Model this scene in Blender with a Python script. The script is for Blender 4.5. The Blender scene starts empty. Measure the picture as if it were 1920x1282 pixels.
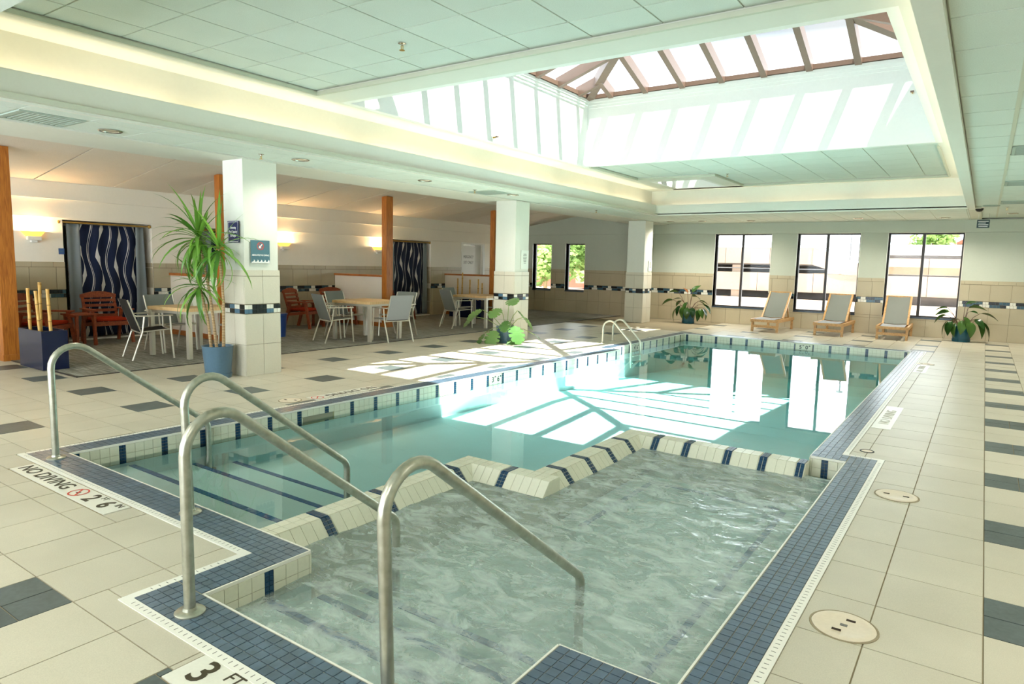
import bpy, bmesh, math, random
from mathutils import Vector, Matrix, noise
random.seed(7)
PI = math.pi
sc = bpy.context.scene
COL = sc.collection

# ------------------------------------------------------------------ camera, sky, sun, exposure
CAM_F, CAM_YAW, CAM_PITCH, CAM_ROLL = 1260.57, -0.608866, -0.116072, 0.023109
CAM_POS = Vector((0, 0, 1.5))
fw = Vector((math.sin(CAM_YAW) * math.cos(CAM_PITCH), math.cos(CAM_YAW) * math.cos(CAM_PITCH), math.sin(CAM_PITCH)))
r0 = fw.cross(Vector((0, 0, 1))).normalized()
u0 = r0.cross(fw)
cx_ = r0 * math.cos(CAM_ROLL) + u0 * math.sin(CAM_ROLL)
cy_ = cx_.cross(fw)
cam_d = bpy.data.cameras.new('camera')
cam = bpy.data.objects.new('camera', cam_d)
COL.objects.link(cam)
mw = Matrix((cx_, cy_, -fw)).transposed().to_4x4()
mw.translation = CAM_POS
cam.matrix_world = mw
cam_d.sensor_width = 36
cam_d.lens = 36 * CAM_F / 1920
cam_d.clip_start = 0.05
cam_d.clip_end = 600
sc.camera = cam

def px(p):
    d = Vector(p) - CAM_POS
    z = d.dot(fw)
    if z < 0.05:
        return None
    return 960 + CAM_F * d.dot(cx_) / z, 641 - CAM_F * d.dot(cy_) / z, z

SKY_HORIZON, SKY_ZENITH = 3.6, 0.24
w = bpy.data.worlds.new('world')
sc.world = w
w.use_nodes = True
nt = w.node_tree
nt.nodes.clear()
wo = nt.nodes.new('ShaderNodeOutputWorld')
bg = nt.nodes.new('ShaderNodeBackground')
tc = nt.nodes.new('ShaderNodeTexCoord')
mp = nt.nodes.new('ShaderNodeMapping')
mp.inputs['Scale'].default_value = (1, 1, 3)
nz = nt.nodes.new('ShaderNodeTexNoise')
nz.inputs['Scale'].default_value = 3.2
nz.inputs['Detail'].default_value = 6
cr = nt.nodes.new('ShaderNodeValToRGB')
cr.color_ramp.elements[0].position = 0.42
cr.color_ramp.elements[0].color = (0.76, 0.89, 1.0, 1)
cr.color_ramp.elements[1].position = 0.62
cr.color_ramp.elements[1].color = (1.0, 1.0, 1.0, 1)
nt.links.new(tc.outputs['Generated'], mp.inputs['Vector'])
nt.links.new(mp.outputs['Vector'], nz.inputs['Vector'])
nt.links.new(nz.outputs['Fac'], cr.inputs['Fac'])
nt.links.new(cr.outputs['Color'], bg.inputs['Color'])
# deeper and bluer overhead, bright haze towards the horizon, the same all round
sep = nt.nodes.new('ShaderNodeSeparateXYZ')
nt.links.new(tc.outputs['Generated'], sep.inputs['Vector'])
mr = nt.nodes.new('ShaderNodeMapRange')
mr.inputs['From Min'].default_value = 0.08
mr.inputs['From Max'].default_value = 0.30
mr.inputs['To Min'].default_value = SKY_HORIZON
mr.inputs['To Max'].default_value = SKY_ZENITH
nt.links.new(sep.outputs['Z'], mr.inputs['Value'])
nt.links.new(mr.outputs['Result'], bg.inputs['Strength'])
nt.links.new(bg.outputs['Background'], wo.inputs['Surface'])

SUN_DIR = Vector((-0.319, 0.147, -1.0)).normalized()
sun_d = bpy.data.lights.new('sun', 'SUN')
sun_d.energy = 5.5
sun_d.color = (1.0, 0.95, 0.86)
sun_d.angle = math.radians(0.53)
sun = bpy.data.objects.new('sun', sun_d)
sun.rotation_euler = SUN_DIR.to_track_quat('-Z', 'Y').to_euler()
sun.location = (3, -2, 12)
COL.objects.link(sun)

def area(name, loc, rot, sx, sy, power, color):
    d = bpy.data.lights.new(name, 'AREA')
    d.shape = 'RECTANGLE'
    d.size, d.size_y, d.energy, d.color = sx, sy, power, color
    o = bpy.data.objects.new(name, d)
    o.location, o.rotation_euler = loc, rot
    COL.objects.link(o)
    return o

def point(name, loc, power, color, r=0.04):
    d = bpy.data.lights.new(name, 'POINT')
    d.energy, d.color, d.shadow_soft_size = power, color, r
    o = bpy.data.objects.new(name, d)
    o.location = loc
    COL.objects.link(o)
    return o

WARM = (1.0, 0.80, 0.56)
DOWN_P = 48.0      # watts of each recessed downlight
COVE_P = 0.9       # watts per metre of cove tube
# fluorescent tubes lying in the cove trough, gaps where the photo shows the dark notches
for a, b in ((1.6, 3.75), (3.95, 6.05), (6.25, 8.6), (8.8, 11.05), (11.25, 13.2), (13.4, 15.0)):
    area('cove_lamp', (-6.67, (a + b) / 2, 2.80), (PI, math.radians(8), 0), 0.06, b - a, COVE_P * (b - a), WARM)
for a, b in ((-6.3, -4.4), (-4.2, -2.4), (-2.2, -0.5)):
    area('cove_lamp', ((a + b) / 2, 15.33, 2.80), (PI, 0, 0), b - a, 0.06, COVE_P * 0.45 * (b - a), WARM)
for a, b in ((1.6, 5.0), (5.2, 8.6), (8.8, 12.0), (12.2, 15.0)):
    area('cove_lamp', (-0.24, (a + b) / 2, 2.86), (PI, math.radians(-8), 0), 0.06, b - a, COVE_P * 0.8 * (b - a), WARM)

sc.view_settings.view_transform = 'Standard'
sc.view_settings.look = 'None'
sc.view_settings.gamma = 1
sc.view_settings.use_curve_mapping = False
sc.view_settings.exposure = 1.95
cy = sc.cycles
cy.max_bounces = 10
cy.diffuse_bounces = 5
cy.glossy_bounces = 4
cy.transmission_bounces = 8
cy.transparent_max_bounces = 12
cy.caustics_reflective = False
cy.caustics_refractive = False
cy.sample_clamp_indirect = 8
cy.use_denoising = True

# ------------------------------------------------------------------ materials
def srgb(r, g, b):
    f = lambda c: c / 12.92 if c <= 0.04045 else ((c + 0.055) / 1.055) ** 2.4
    return (f(r / 255), f(g / 255), f(b / 255), 1)

class N:
    """short node-tree helper"""
    def __init__(s, name):
        s.m = bpy.data.materials.new(name)
        s.m.use_nodes = True
        s.t = s.m.node_tree
        s.b = s.t.nodes['Principled BSDF']
        s.out = s.t.nodes['Material Output']
    def n(s, typ, **kw):
        x = s.t.nodes.new('ShaderNode' + typ)
        for k, v in kw.items():
            if k in x.inputs:
                x.inputs[k].default_value = v
            else:
                setattr(x, k, v)
        return x
    def l(s, a, b):
        s.t.links.new(a, b)
    def coords(s, scale=(1, 1, 1), kind='Object'):
        c = s.n('TexCoord')
        mpn = s.n('Mapping')
        mpn.inputs['Scale'].default_value = scale
        s.l(c.outputs[kind], mpn.inputs['Vector'])
        return mpn.outputs['Vector']
    def world(s, scale=(1, 1, 1)):
        g = s.n('NewGeometry')
        mpn = s.n('Mapping')
        mpn.inputs['Scale'].default_value = scale
        s.l(g.outputs['Position'], mpn.inputs['Vector'])
        return mpn.outputs['Vector']
    def ramp(s, fac, stops):
        r = s.n('ValToRGB')
        e = r.color_ramp.elements
        while len(e) < len(stops):
            e.new(0.5)
        for k, (p, c) in enumerate(stops):
            e[k].position = p
            e[k].color = c
        s.l(fac, r.inputs['Fac'])
        return r.outputs['Color']
    def mix(s, fac, a, b, mode='MIX'):
        m = s.n('MixRGB', blend_type=mode)
        for sock, v in ((m.inputs['Fac'], fac), (m.inputs['Color1'], a), (m.inputs['Color2'], b)):
            if hasattr(v, 'is_output'):
                s.l(v, sock)
            else:
                sock.default_value = v
        return m.outputs['Color']
    def bump(s, h, strength=0.2, dist=0.01):
        b = s.n('Bump', Strength=strength, Distance=dist)
        s.l(h, b.inputs['Height'])
        s.l(b.outputs['Normal'], s.b.inputs['Normal'])

def mul(c, k):
    return (c[0] * k, c[1] * k, c[2] * k, 1)

def speckle(name, c, var=0.06, speck=0.08, rough=0.5, sscale=220.0, bump=0.0, spec=0.5, blotch=2.5):
    m = N(name)
    oi = m.n('ObjectInfo')
    v = m.world()
    n1 = m.n('TexNoise', Scale=sscale, Detail=2.0)
    n2 = m.n('TexNoise', Scale=blotch, Detail=3.0)
    m.l(v, n1.inputs['Vector'])
    m.l(v, n2.inputs['Vector'])
    a = m.ramp(n1.outputs['Fac'], [(0.35, mul(c, 1 - speck)), (0.65, mul(c, 1 + speck * 0.6))])
    b = m.ramp(n2.outputs['Fac'], [(0.3, (1 - var, 1 - var, 1 - var * 1.2, 1)), (0.7, (1 + var * 0.3,) * 3 + (1,))])
    d = m.mix(1.0, a, b, 'MULTIPLY')
    rnd = m.ramp(oi.outputs['Random'], [(0.0, (1 - var,) * 3 + (1,)), (1.0, (1, 1, 1, 1))])
    d = m.mix(1.0, d, rnd, 'MULTIPLY')
    m.l(d, m.b.inputs['Base Color'])
    m.b.inputs['Roughness'].default_value = rough
    m.b.inputs['Specular IOR Level'].default_value = spec
    if bump:
        m.bump(n1.outputs['Fac'], bump, 0.002)
    return m.m

def plain(name, c, rough=0.5, metal=0.0, spec=0.5, emit=None, estr=0.0):
    m = N(name)
    m.b.inputs['Base Color'].default_value = c
    m.b.inputs['Roughness'].default_value = rough
    m.b.inputs['Metallic'].default_value = metal
    m.b.inputs['Specular IOR Level'].default_value = spec
    if emit:
        m.b.inputs['Emission Color'].default_value = emit
        m.b.inputs['Emission Strength'].default_value = estr
    return m.m

def wood(name, c1, c2, scale=(18, 18, 1.5), rough=0.45):
    m = N(name)
    v = m.coords(scale)
    n1 = m.n('TexNoise', Scale=3.0, Detail=5.0, Distortion=1.2)
    m.l(v, n1.inputs['Vector'])
    m.l(m.ramp(n1.outputs['Fac'], [(0.3, c1), (0.7, c2)]), m.b.inputs['Base Color'])
    m.b.inputs['Roughness'].default_value = rough
    return m.m

M = {}
M['grout'] = plain('grout', srgb(150, 138, 112), 0.9)
M['floor_tile'] = speckle('floor_tile_ceramic', srgb(200, 193, 174), 0.07, 0.07, 0.42, 260, spec=0.4)
M['slate'] = speckle('slate_tile', srgb(88, 98, 98), 0.18, 0.12, 0.4, 40, spec=0.4, blotch=9)
M['mosaic'] = speckle('blue_mosaic', srgb(82, 104, 124), 0.2, 0.10, 0.3, 30, spec=0.6, blotch=14)
M['mosaic_grout'] = plain('mosaic_grout', srgb(150, 146, 128), 0.9)
M['strip_blue'] = plain('strip_blue_mosaic', srgb(28, 62, 92), 0.25)
M['nosing_blue'] = plain('nosing_blue_tile', srgb(18, 92, 160), 0.3)
M['cream'] = speckle('cream_pool_tile', srgb(222, 220, 200), 0.03, 0.02, 0.25, 60)
M['pool_grout'] = plain('pool_grout', srgb(170, 164, 130), 0.9)
M['trim_white'] = plain('white_trim', srgb(232, 230, 220), 0.4)
M['plaster'] = speckle('pool_plaster', srgb(234, 252, 250), 0.03, 0.02, 0.6, 90)
M['wall_tile'] = speckle('shaded_beige_tile', srgb(184, 172, 144), 0.06, 0.04, 0.4, 120)  # shaded tone of the beige tile put into its colour
M['col_tile_lit'] = speckle('lit_column_tile', srgb(214, 208, 190), 0.04, 0.04, 0.4, 120)  # same beige tile on the columns, its lit tone put into the colour
M['tile_joint'] = plain('wall_tile_joint', srgb(128, 118, 96), 0.9)
M['band_white'] = plain('band_white', srgb(226, 224, 212), 0.3)
M['band_teal'] = plain('band_teal', srgb(52, 82, 96), 0.25)
M['band_black'] = plain('band_black', srgb(18, 24, 28), 0.25)
M['band_blue'] = plain('band_blue', srgb(84, 118, 140), 0.25)
M['paint_pool'] = speckle('pale_green_paint', srgb(222, 224, 214), 0.02, 0.01, 0.7, 30, spec=0.2)
M['paint_wall'] = speckle('sage_paint', srgb(194, 200, 186), 0.02, 0.01, 0.7, 30, spec=0.2)
M['paint_lounge'] = speckle('warm_white_paint', srgb(236, 230, 216), 0.02, 0.01, 0.7, 30, spec=0.2)
M['paint_well'] = speckle('white_paint', srgb(238, 240, 236), 0.01, 0.01, 0.7, 30, spec=0.2)
M['ceil_tile'] = speckle('mineral_fibre_tile', srgb(214, 224, 216), 0.03, 0.05, 0.9, 140, spec=0.1, bump=0.25)
M['ceil_grid'] = plain('ceiling_tee', srgb(196, 200, 182), 0.6)
M['lounge_panel'] = speckle('lounge_ceiling_panel', srgb(226, 218, 204), 0.03, 0.06, 0.9, 110, spec=0.1, bump=0.3)
M['vent'] = plain('vent_grey', srgb(160, 176, 166), 0.6)
M['steel'] = None
M['oak'] = wood('golden_oak', srgb(150, 82, 22), srgb(196, 122, 44), (14, 14, 1.2))
M['oak_cap'] = wood('oak_cap', srgb(150, 84, 34), srgb(188, 116, 56), (1.2, 14, 14))
M['redwood'] = wood('reddish_wood', srgb(110, 44, 16), srgb(158, 76, 36), (10, 10, 10))
M['teak'] = wood('teak_wood', srgb(178, 132, 78), srgb(214, 170, 112), (9, 9, 9))
M['table_wood'] = wood('pale_table_wood', srgb(206, 168, 112), srgb(228, 196, 144), (2, 16, 2))
M['cushion'] = speckle('rust_red_cushion', srgb(160, 48, 22), 0.1, 0.1, 0.9, 300, spec=0.1)
M['sling'] = speckle('grey_sling_mesh', srgb(132, 136, 130), 0.05, 0.12, 0.8, 500, spec=0.2)
M['sling_dark'] = speckle('charcoal_sling_mesh', srgb(48, 46, 42), 0.05, 0.12, 0.8, 500, spec=0.2)
M['sling_pad'] = speckle('pale_seat_sling', srgb(160, 164, 168), 0.05, 0.12, 0.8, 500, spec=0.2)
M['frame'] = plain('champagne_aluminium', srgb(205, 200, 184), 0.35, 0.6)
M['pot_blue'] = speckle('slate_blue_pot', srgb(82, 112, 134), 0.06, 0.04, 0.3, 40)
M['pot_teal'] = speckle('teal_pot', srgb(28, 92, 112), 0.08, 0.05, 0.25, 40)
M['soil'] = speckle('soil', srgb(62, 46, 34), 0.3, 0.3, 0.95, 120)
M['planter_navy'] = plain('navy_planter', srgb(10, 22, 58), 0.22)
M['bin_blue'] = plain('blue_bin', srgb(24, 62, 132), 0.3)
M['bamboo'] = wood('bamboo', srgb(186, 138, 58), srgb(224, 182, 98), (30, 30, 4))
M['node'] = plain('bamboo_node', srgb(120, 84, 36), 0.6)
M['cane'] = None
M['black'] = plain('black', srgb(18, 18, 20), 0.5)
M['dark_frame'] = plain('dark_window_frame', srgb(52, 46, 44), 0.45)
M['navy'] = plain('navy_sign', srgb(22, 30, 92), 0.4)
M['teal_sign'] = plain('teal_sign', srgb(78, 116, 128), 0.45)
M['green_sign'] = plain('dark_green_sign', srgb(18, 52, 56), 0.4)
M['small_sign'] = plain('blue_plate', srgb(52, 86, 142), 0.4)
M['ink'] = plain('dark_lettering', srgb(62, 54, 34), 0.6)
M['ink_black'] = plain('black_lettering', srgb(28, 34, 34), 0.6)
M['ink_grey'] = plain('grey_lettering', srgb(112, 110, 104), 0.6)
M['ink_glare'] = plain('glare_paled_lettering', srgb(196, 190, 178), 0.6)  # letters paled to imitate glare on the right deck panels
M['ink_red'] = plain('red_mark', srgb(206, 62, 44), 0.5)
M['ink_white'] = plain('white_lettering', srgb(236, 238, 236), 0.5)
M['paper'] = plain('paper', srgb(228, 234, 226), 0.8)
M['door'] = plain('white_door', srgb(222, 220, 210), 0.5)
M['marker_tile'] = speckle('white_marker_tile', srgb(226, 224, 212), 0.03, 0.02, 0.35, 90)
M['lid'] = speckle('cream_lid', srgb(226, 212, 190), 0.05, 0.03, 0.5, 60)
M['brass'] = plain('brass', srgb(196, 160, 84), 0.3, 0.9)
M['amber'] = plain('amber_glass', srgb(206, 150, 64), 0.4, emit=srgb(255, 176, 74), estr=0.7)
M['chrome'] = plain('chrome', srgb(200, 196, 186), 0.2, 0.9)
M['lamp_lens'] = plain('lamp_reflector', srgb(226, 212, 190), 0.3, 0.4)
M['bronze'] = speckle('bronze_anodised', srgb(128, 104, 90), 0.05, 0.03, 0.4, 30)
M['sill_strip'] = plain('blue_sill', srgb(46, 62, 76), 0.3)

def steel():
    m = N('brushed_steel')
    v = m.coords((14, 14, 14))
    n1 = m.n('TexNoise', Scale=2.0, Detail=4.0)
    m.l(v, n1.inputs['Vector'])
    m.l(m.ramp(n1.outputs['Fac'], [(0.3, srgb(168, 166, 150)), (0.7, srgb(192, 192, 178))]), m.b.inputs['Base Color'])
    m.b.inputs['Metallic'].default_value = 0.85
    m.b.inputs['Roughness'].default_value = 0.33
    return m.m
M['steel'] = steel()

def carpet():
    m = N('streaked_carpet')
    v = m.world((1.6, 26, 1))
    n1 = m.n('TexNoise', Scale=1.4, Detail=6.0, Roughness=0.7)
    m.l(v, n1.inputs['Vector'])
    v2 = m.world((300, 300, 1))
    n2 = m.n('TexNoise', Scale=1.0, Detail=2.0)
    m.l(v2, n2.inputs['Vector'])
    a = m.ramp(n1.outputs['Fac'], [(0.32, srgb(92, 90, 82)), (0.5, srgb(146, 144, 134)), (0.68, srgb(192, 190, 180))])
    b = m.ramp(n2.outputs['Fac'], [(0.3, (0.75, 0.75, 0.75, 1)), (0.7, (1.1, 1.1, 1.1, 1))])
    m.l(m.mix(1.0, a, b, 'MULTIPLY'), m.b.inputs['Base Color'])
    m.b.inputs['Roughness'].default_value = 1.0
    m.b.inputs['Specular IOR Level'].default_value = 0.05
    m.bump(n2.outputs['Fac'], 0.4, 0.004)
    return m.m
M['carpet'] = carpet()

def cane():
    m = N('ringed_cane')
    v = m.world((1, 1, 1))
    wv = m.n('TexWave', Scale=16.0, Distortion=1.0, bands_direction='Z')
    m.l(v, wv.inputs['Vector'])
    m.l(m.ramp(wv.outputs['Fac'], [(0.2, srgb(120, 92, 62)), (0.6, srgb(190, 164, 124))]), m.b.inputs['Base Color'])
    m.b.inputs['Roughness'].default_value = 0.8
    return m.m
M['cane'] = cane()

def leafmat(name, c1, c2, rough=0.35, trans=0.15):
    m = N(name)
    oi = m.n('ObjectInfo')
    m.l(m.ramp(oi.outputs['Random'], [(0.0, c1), (1.0, c2)]), m.b.inputs['Base Color'])
    m.b.inputs['Roughness'].default_value = rough
    tr = m.n('BsdfTranslucent')
    m.l(m.ramp(oi.outputs['Random'], [(0.0, mul(c2, 1.2)), (1.0, mul(c2, 1.5))]), tr.inputs['Color'])
    ms = m.n('MixShader', Fac=trans)
    m.l(m.b.outputs[0], ms.inputs[1])
    m.l(tr.outputs[0], ms.inputs[2])
    m.l(ms.outputs[0], m.out.inputs['Surface'])
    return m.m
M['leaf_strap'] = leafmat('strap_leaf', srgb(48, 104, 30), srgb(122, 168, 66), 0.35, 0.2)
M['leaf_monstera'] = leafmat('monstera_leaf', srgb(72, 118, 62), srgb(118, 152, 84), 0.3, 0.2)
M['leaf_dark'] = leafmat('dark_leaf', srgb(20, 56, 24), srgb(72, 106, 46), 0.22, 0.08)
M['leaf_rust'] = leafmat('rust_leaf', srgb(120, 70, 34), srgb(134, 82, 40), 0.4, 0.1)
M['stem'] = plain('green_stem', srgb(130, 150, 80), 0.5)
M['stem_red'] = plain('reddish_stem', srgb(96, 62, 44), 0.5)

def glass(name, tint=(0.97, 0.99, 0.98, 1), gl=0.08):
    m = N(name)
    tr = m.n('BsdfTransparent')
    tr.inputs['Color'].default_value = tint
    g = m.n('BsdfGlossy', Roughness=0.02)
    f = m.n('Fresnel', IOR=1.18)
    ms = m.n('MixShader')
    m.l(f.outputs[0], ms.inputs[0])
    m.l(tr.outputs[0], ms.inputs[1])
    m.l(g.outputs[0], ms.inputs[2])
    m.l(ms.outputs[0], m.out.inputs['Surface'])
    return m.m
M['glass'] = glass('window_glass')
M['sky_glass'] = glass('skylight_glass', (0.90, 0.95, 0.97, 1))

def water(name, tint, absorb, dens, wavescale, bstr, refr=0.0, foam=False):
    m = N(name)
    tr = m.n('BsdfTransparent')
    tr.inputs['Color'].default_value = tint
    body = tr.outputs[0]
    v = m.world()
    n1 = m.n('TexNoise', Scale=wavescale, Detail=4.0, Distortion=0.8)
    m.l(v, n1.inputs['Vector'])
    bp = m.n('Bump', Strength=bstr, Distance=0.02)
    m.l(n1.outputs['Fac'], bp.inputs['Height'])
    if refr:
        rf = m.n('BsdfRefraction', IOR=1.2, Roughness=0.0)
        rf.inputs['Color'].default_value = tint
        m.l(bp.outputs[0], rf.inputs['Normal'])
        mx = m.n('MixShader', Fac=refr)
        m.l(tr.outputs[0], mx.inputs[1])
        m.l(rf.outputs[0], mx.inputs[2])
        body = mx.outputs[0]
    g = m.n('BsdfGlossy', Roughness=0.015)
    m.l(bp.outputs[0], g.inputs['Normal'])
    f = m.n('Fresnel', IOR=1.33)
    m.l(bp.outputs[0], f.inputs['Normal'])
    ms = m.n('MixShader')
    m.l(f.outputs[0], ms.inputs[0])
    m.l(body, ms.inputs[1])
    m.l(g.outputs[0], ms.inputs[2])
    surf = ms.outputs[0]
    if foam:
        v2 = m.world((1.0, 1.7, 1.0))
        n2 = m.n('TexNoise', Scale=5.0, Detail=9.0, Roughness=0.72, Distortion=0.7)
        m.l(v2, n2.inputs['Vector'])
        df = m.n('BsdfDiffuse')
        df.inputs['Color'].default_value = (0.90, 1.0, 0.97, 1)
        mr = m.n('MapRange')
        mr.inputs['From Min'].default_value = 0.40
        mr.inputs['From Max'].default_value = 0.75
        mr.inputs['To Min'].default_value = 0.12
        mr.inputs['To Max'].default_value = 0.58
        m.l(n2.outputs['Fac'], mr.inputs['Value'])
        mx2 = m.n('MixShader')
        m.l(mr.outputs[0], mx2.inputs[0])
        m.l(surf, mx2.inputs[1])
        m.l(df.outputs[0], mx2.inputs[2])
        surf = mx2.outputs[0]
    m.l(surf, m.out.inputs['Surface'])
    if dens:
        va = m.n('VolumeAbsorption', Density=dens)
        va.inputs['Color'].default_value = absorb
        m.l(va.outputs[0], m.out.inputs['Volume'])
    return m.m
M['water'] = water('pool_water', (0.97, 1.0, 1.0, 1), (0.28, 0.965, 0.985, 1), 0.36, 1.3, 0.05)
M['spa_water'] = water('spa_water', (0.95, 1.0, 0.98, 1), (0.55, 0.98, 0.94, 1), 0.15, 9.0, 0.7, refr=0.25, foam=True)

# ------------------------------------------------------------------ mesh helpers
class B:
    def __init__(s):
        s.v, s.f, s.m = [], [], []
    def add(s, vs, fs, mi=0):
        k = len(s.v)
        s.v += [tuple(p) for p in vs]
        s.f += [tuple(i + k for i in f) for f in fs]
        s.m += [mi] * len(fs)
    def box(s, x0, y0, z0, x1, y1, z1, mi=0):
        s.add([(x0, y0, z0), (x1, y0, z0), (x1, y1, z0), (x0, y1, z0), (x0, y0, z1), (x1, y0, z1), (x1, y1, z1), (x0, y1, z1)],
              [(0, 3, 2, 1), (4, 5, 6, 7), (0, 1, 5, 4), (1, 2, 6, 5), (2, 3, 7, 6), (3, 0, 4, 7)], mi)
    def bar(s, p, q, wx, wz, up=(0, 0, 1), mi=0):
        """a rectangular bar from p to q"""
        p, q = Vector(p), Vector(q)
        d = (q - p).normalized()
        u = Vector(up)
        a = d.cross(u)
        if a.length < 1e-4:
            a = d.cross(Vector((1, 0, 0)))
        a.normalize()
        b = a.cross(d).normalized()
        vs = []
        for e in (p, q):
            for i, j in ((-1, -1), (1, -1), (1, 1), (-1, 1)):
                vs.append(e + a * (i * wx / 2) + b * (j * wz / 2))
        s.add(vs, [(3, 2, 1, 0), (4, 5, 6, 7), (0, 1, 5, 4), (1, 2, 6, 5), (2, 3, 7, 6), (3, 0, 4, 7)], mi)
    def prism(s, pts, z0, z1, mi=0, axis='z'):
        n = len(pts)
        f = {'z': lambda a, b, h: (a, b, h), 'y': lambda a, b, h: (a, h, b), 'x': lambda a, b, h: (h, a, b)}[axis]
        vs = [f(a, b, z0) for a, b in pts] + [f(a, b, z1) for a, b in pts]
        s.add(vs, [tuple(range(n))[::-1], tuple(range(n, 2 * n))] + [(i, (i + 1) % n, n + (i + 1) % n, n + i) for i in range(n)], mi)
    def tube(s, pts, r, n=10, mi=0, caps=True, rs=None):
        pts = [Vector(p) for p in pts]
        rings = []
        t0 = (pts[1] - pts[0]).normalized()
        a = t0.orthogonal().normalized()
        for i, p in enumerate(pts):
            t = (pts[min(i + 1, len(pts) - 1)] - pts[max(i - 1, 0)]).normalized()
            a = (a - t * a.dot(t))
            a = a.normalized() if a.length > 1e-6 else t.orthogonal().normalized()
            b = t.cross(a)
            rr = rs[i] if rs else r
            rings.append([p + (a * math.cos(2 * PI * k / n) + b * math.sin(2 * PI * k / n)) * rr for k in range(n)])
        vs = [v for rg in rings for v in rg]
        fs = []
        for i in range(len(pts) - 1):
            for k in range(n):
                fs.append((i * n + k, i * n + (k + 1) % n, (i + 1) * n + (k + 1) % n, (i + 1) * n + k))
        if caps:
            fs.append(tuple(range(n))[::-1])
            fs.append(tuple(range((len(pts) - 1) * n, len(pts) * n)))
        s.add(vs, fs, mi)
    def lathe(s, prof, n=24, c=(0, 0, 0), mi=0, sx=1, sy=1):
        vs = []
        for r, z in prof:
            for k in range(n):
                a = 2 * PI * k / n
                vs.append((c[0] + r * math.cos(a) * sx, c[1] + r * math.sin(a) * sy, c[2] + z))
        fs = []
        m_ = len(prof)
        for i in range(m_ - 1):
            for k in range(n):
                fs.append((i * n + k, i * n + (k + 1) % n, (i + 1) * n + (k + 1) % n, (i + 1) * n + k))
        fs.append(tuple(range(n))[::-1])
        fs.append(tuple(range((m_ - 1) * n, m_ * n)))
        s.add(vs, fs, mi)
    def mesh(s, name, mats, smooth=False, bevel=0.0):
        me = bpy.data.meshes.new(name)
        me.from_pydata(s.v, [], s.f)
        for mm in (mats if isinstance(mats, (list, tuple)) else [mats]):
            me.materials.append(mm)
        if len(s.m) and max(s.m) > 0:
            me.polygons.foreach_set('material_index', s.m)
        if bevel:
            bm = bmesh.new()
            bm.from_mesh(me)
            bmesh.ops.bevel(bm, geom=bm.edges[:], offset=bevel, segments=2, profile=0.6, affect='EDGES', clamp_overlap=True)
            bm.to_mesh(me)
            bm.free()
        if smooth:
            me.polygons.foreach_set('use_smooth', [True] * len(me.polygons))
            try:
                me.set_sharp_from_angle(angle=math.radians(40))
            except Exception:
                pass
        me.update()
        return me
    def obj(s, name, mats, parent=None, loc=(0, 0, 0), smooth=False, bevel=0.0):
        return link(name, s.mesh(name, mats, smooth, bevel), parent, loc)

def link(name, me, parent=None, loc=(0, 0, 0)):
    o = bpy.data.objects.new(name, me)
    o.location = loc
    COL.objects.link(o)
    if parent:
        o.parent = parent
    return o

def thing(name, label, cat, loc=(0, 0, 0), rz=0.0, group=None):
    o = bpy.data.objects.new(name, None)
    o.empty_display_size = 0.1
    o.location = loc
    o.rotation_euler = (0, 0, rz)
    COL.objects.link(o)
    return tag(o, label, cat, group)

def tag(o, label, cat, group=None):
    o['label'], o['category'] = label, cat
    if group:
        o['group'] = group
    return o

def structure(name, label=None):
    o = bpy.data.objects.new(name, None)
    COL.objects.link(o)
    o['kind'] = 'structure'
    if label:
        o['label'] = label
    return o

def copy_thing(root, loc, rz, label=None, group=None):
    r = root.copy()
    COL.objects.link(r)
    r.location = loc
    r.rotation_euler = (0, 0, rz)
    if label:
        r['label'] = label
    if group:
        r['group'] = group
    for ch in list(root.children):
        c = ch.copy()
        COL.objects.link(c)
        c.parent = r
        for g in list(ch.children):
            d = g.copy()
            COL.objects.link(d)
            d.parent = c
    return r

UNIT = {}
def unit(mat, bev=0.04):
    """a 1 x 1 x 1 block centred on the origin with slightly eased edges, shared by alike pieces"""
    k = (mat.name, bev)
    if k not in UNIT:
        b = B()
        h = 0.5
        b.box(-h, -h, -h, h, h, h)
        me = bpy.data.meshes.new(mat.name + '_piece')
        me.from_pydata(b.v, [], b.f)
        me.materials.append(mat)
        UNIT[k] = me
    return UNIT[k]

def piece(name, mat, c, s, parent, rz=0.0):
    o = link(name, unit(mat), parent, c)
    o.scale = s
    o.rotation_euler = (0, 0, rz)
    return o

def pieces(name, items, parent, limit=300, fine_name=None):
    """items: (centre, size, material, rz).  The `limit` that show largest become objects, the rest one stuff part per material"""
    sc_ = []
    for k, (c, s, mt, rz) in enumerate(items):
        q = px(c)
        dims = sorted(s)
        vis = q and -60 < q[0] < 1980 and -60 < q[1] < 1342
        a = dims[1] * dims[2] / (q[2] ** 2) if q else 0
        if q and s[2] == dims[0]:
            a *= min(1, abs(CAM_POS.z - c[2]) / max(q[2], 0.1) + 0.02)
        sc_.append((a if vis else a * 1e-3, k))
    sc_.sort(reverse=True)
    top = set(k for _, k in sc_[:limit])
    rest = {}
    for k, (c, s, mt, rz) in enumerate(items):
        if k in top:
            piece(name, mt, c, s, parent, rz)
        else:
            b = rest.setdefault(mt.name, (B(), mt))[0]
            co, si = math.cos(rz), math.sin(rz)
            hx, hy, hz = s[0] / 2, s[1] / 2, s[2] / 2
            vs = [(c[0] + x * co - y * si, c[1] + x * si + y * co, c[2] + z) for z in (-hz, hz) for x, y in ((-hx, -hy), (hx, -hy), (hx, hy), (-hx, hy))]
            b.add(vs, [(0, 3, 2, 1), (4, 5, 6, 7), (0, 1, 5, 4), (1, 2, 6, 5), (2, 3, 7, 6), (3, 0, 4, 7)])
    for b, mt in rest.values():
        o = b.obj(fine_name or (name + '_field'), mt, parent)
        o['kind'] = 'stuff'

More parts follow.
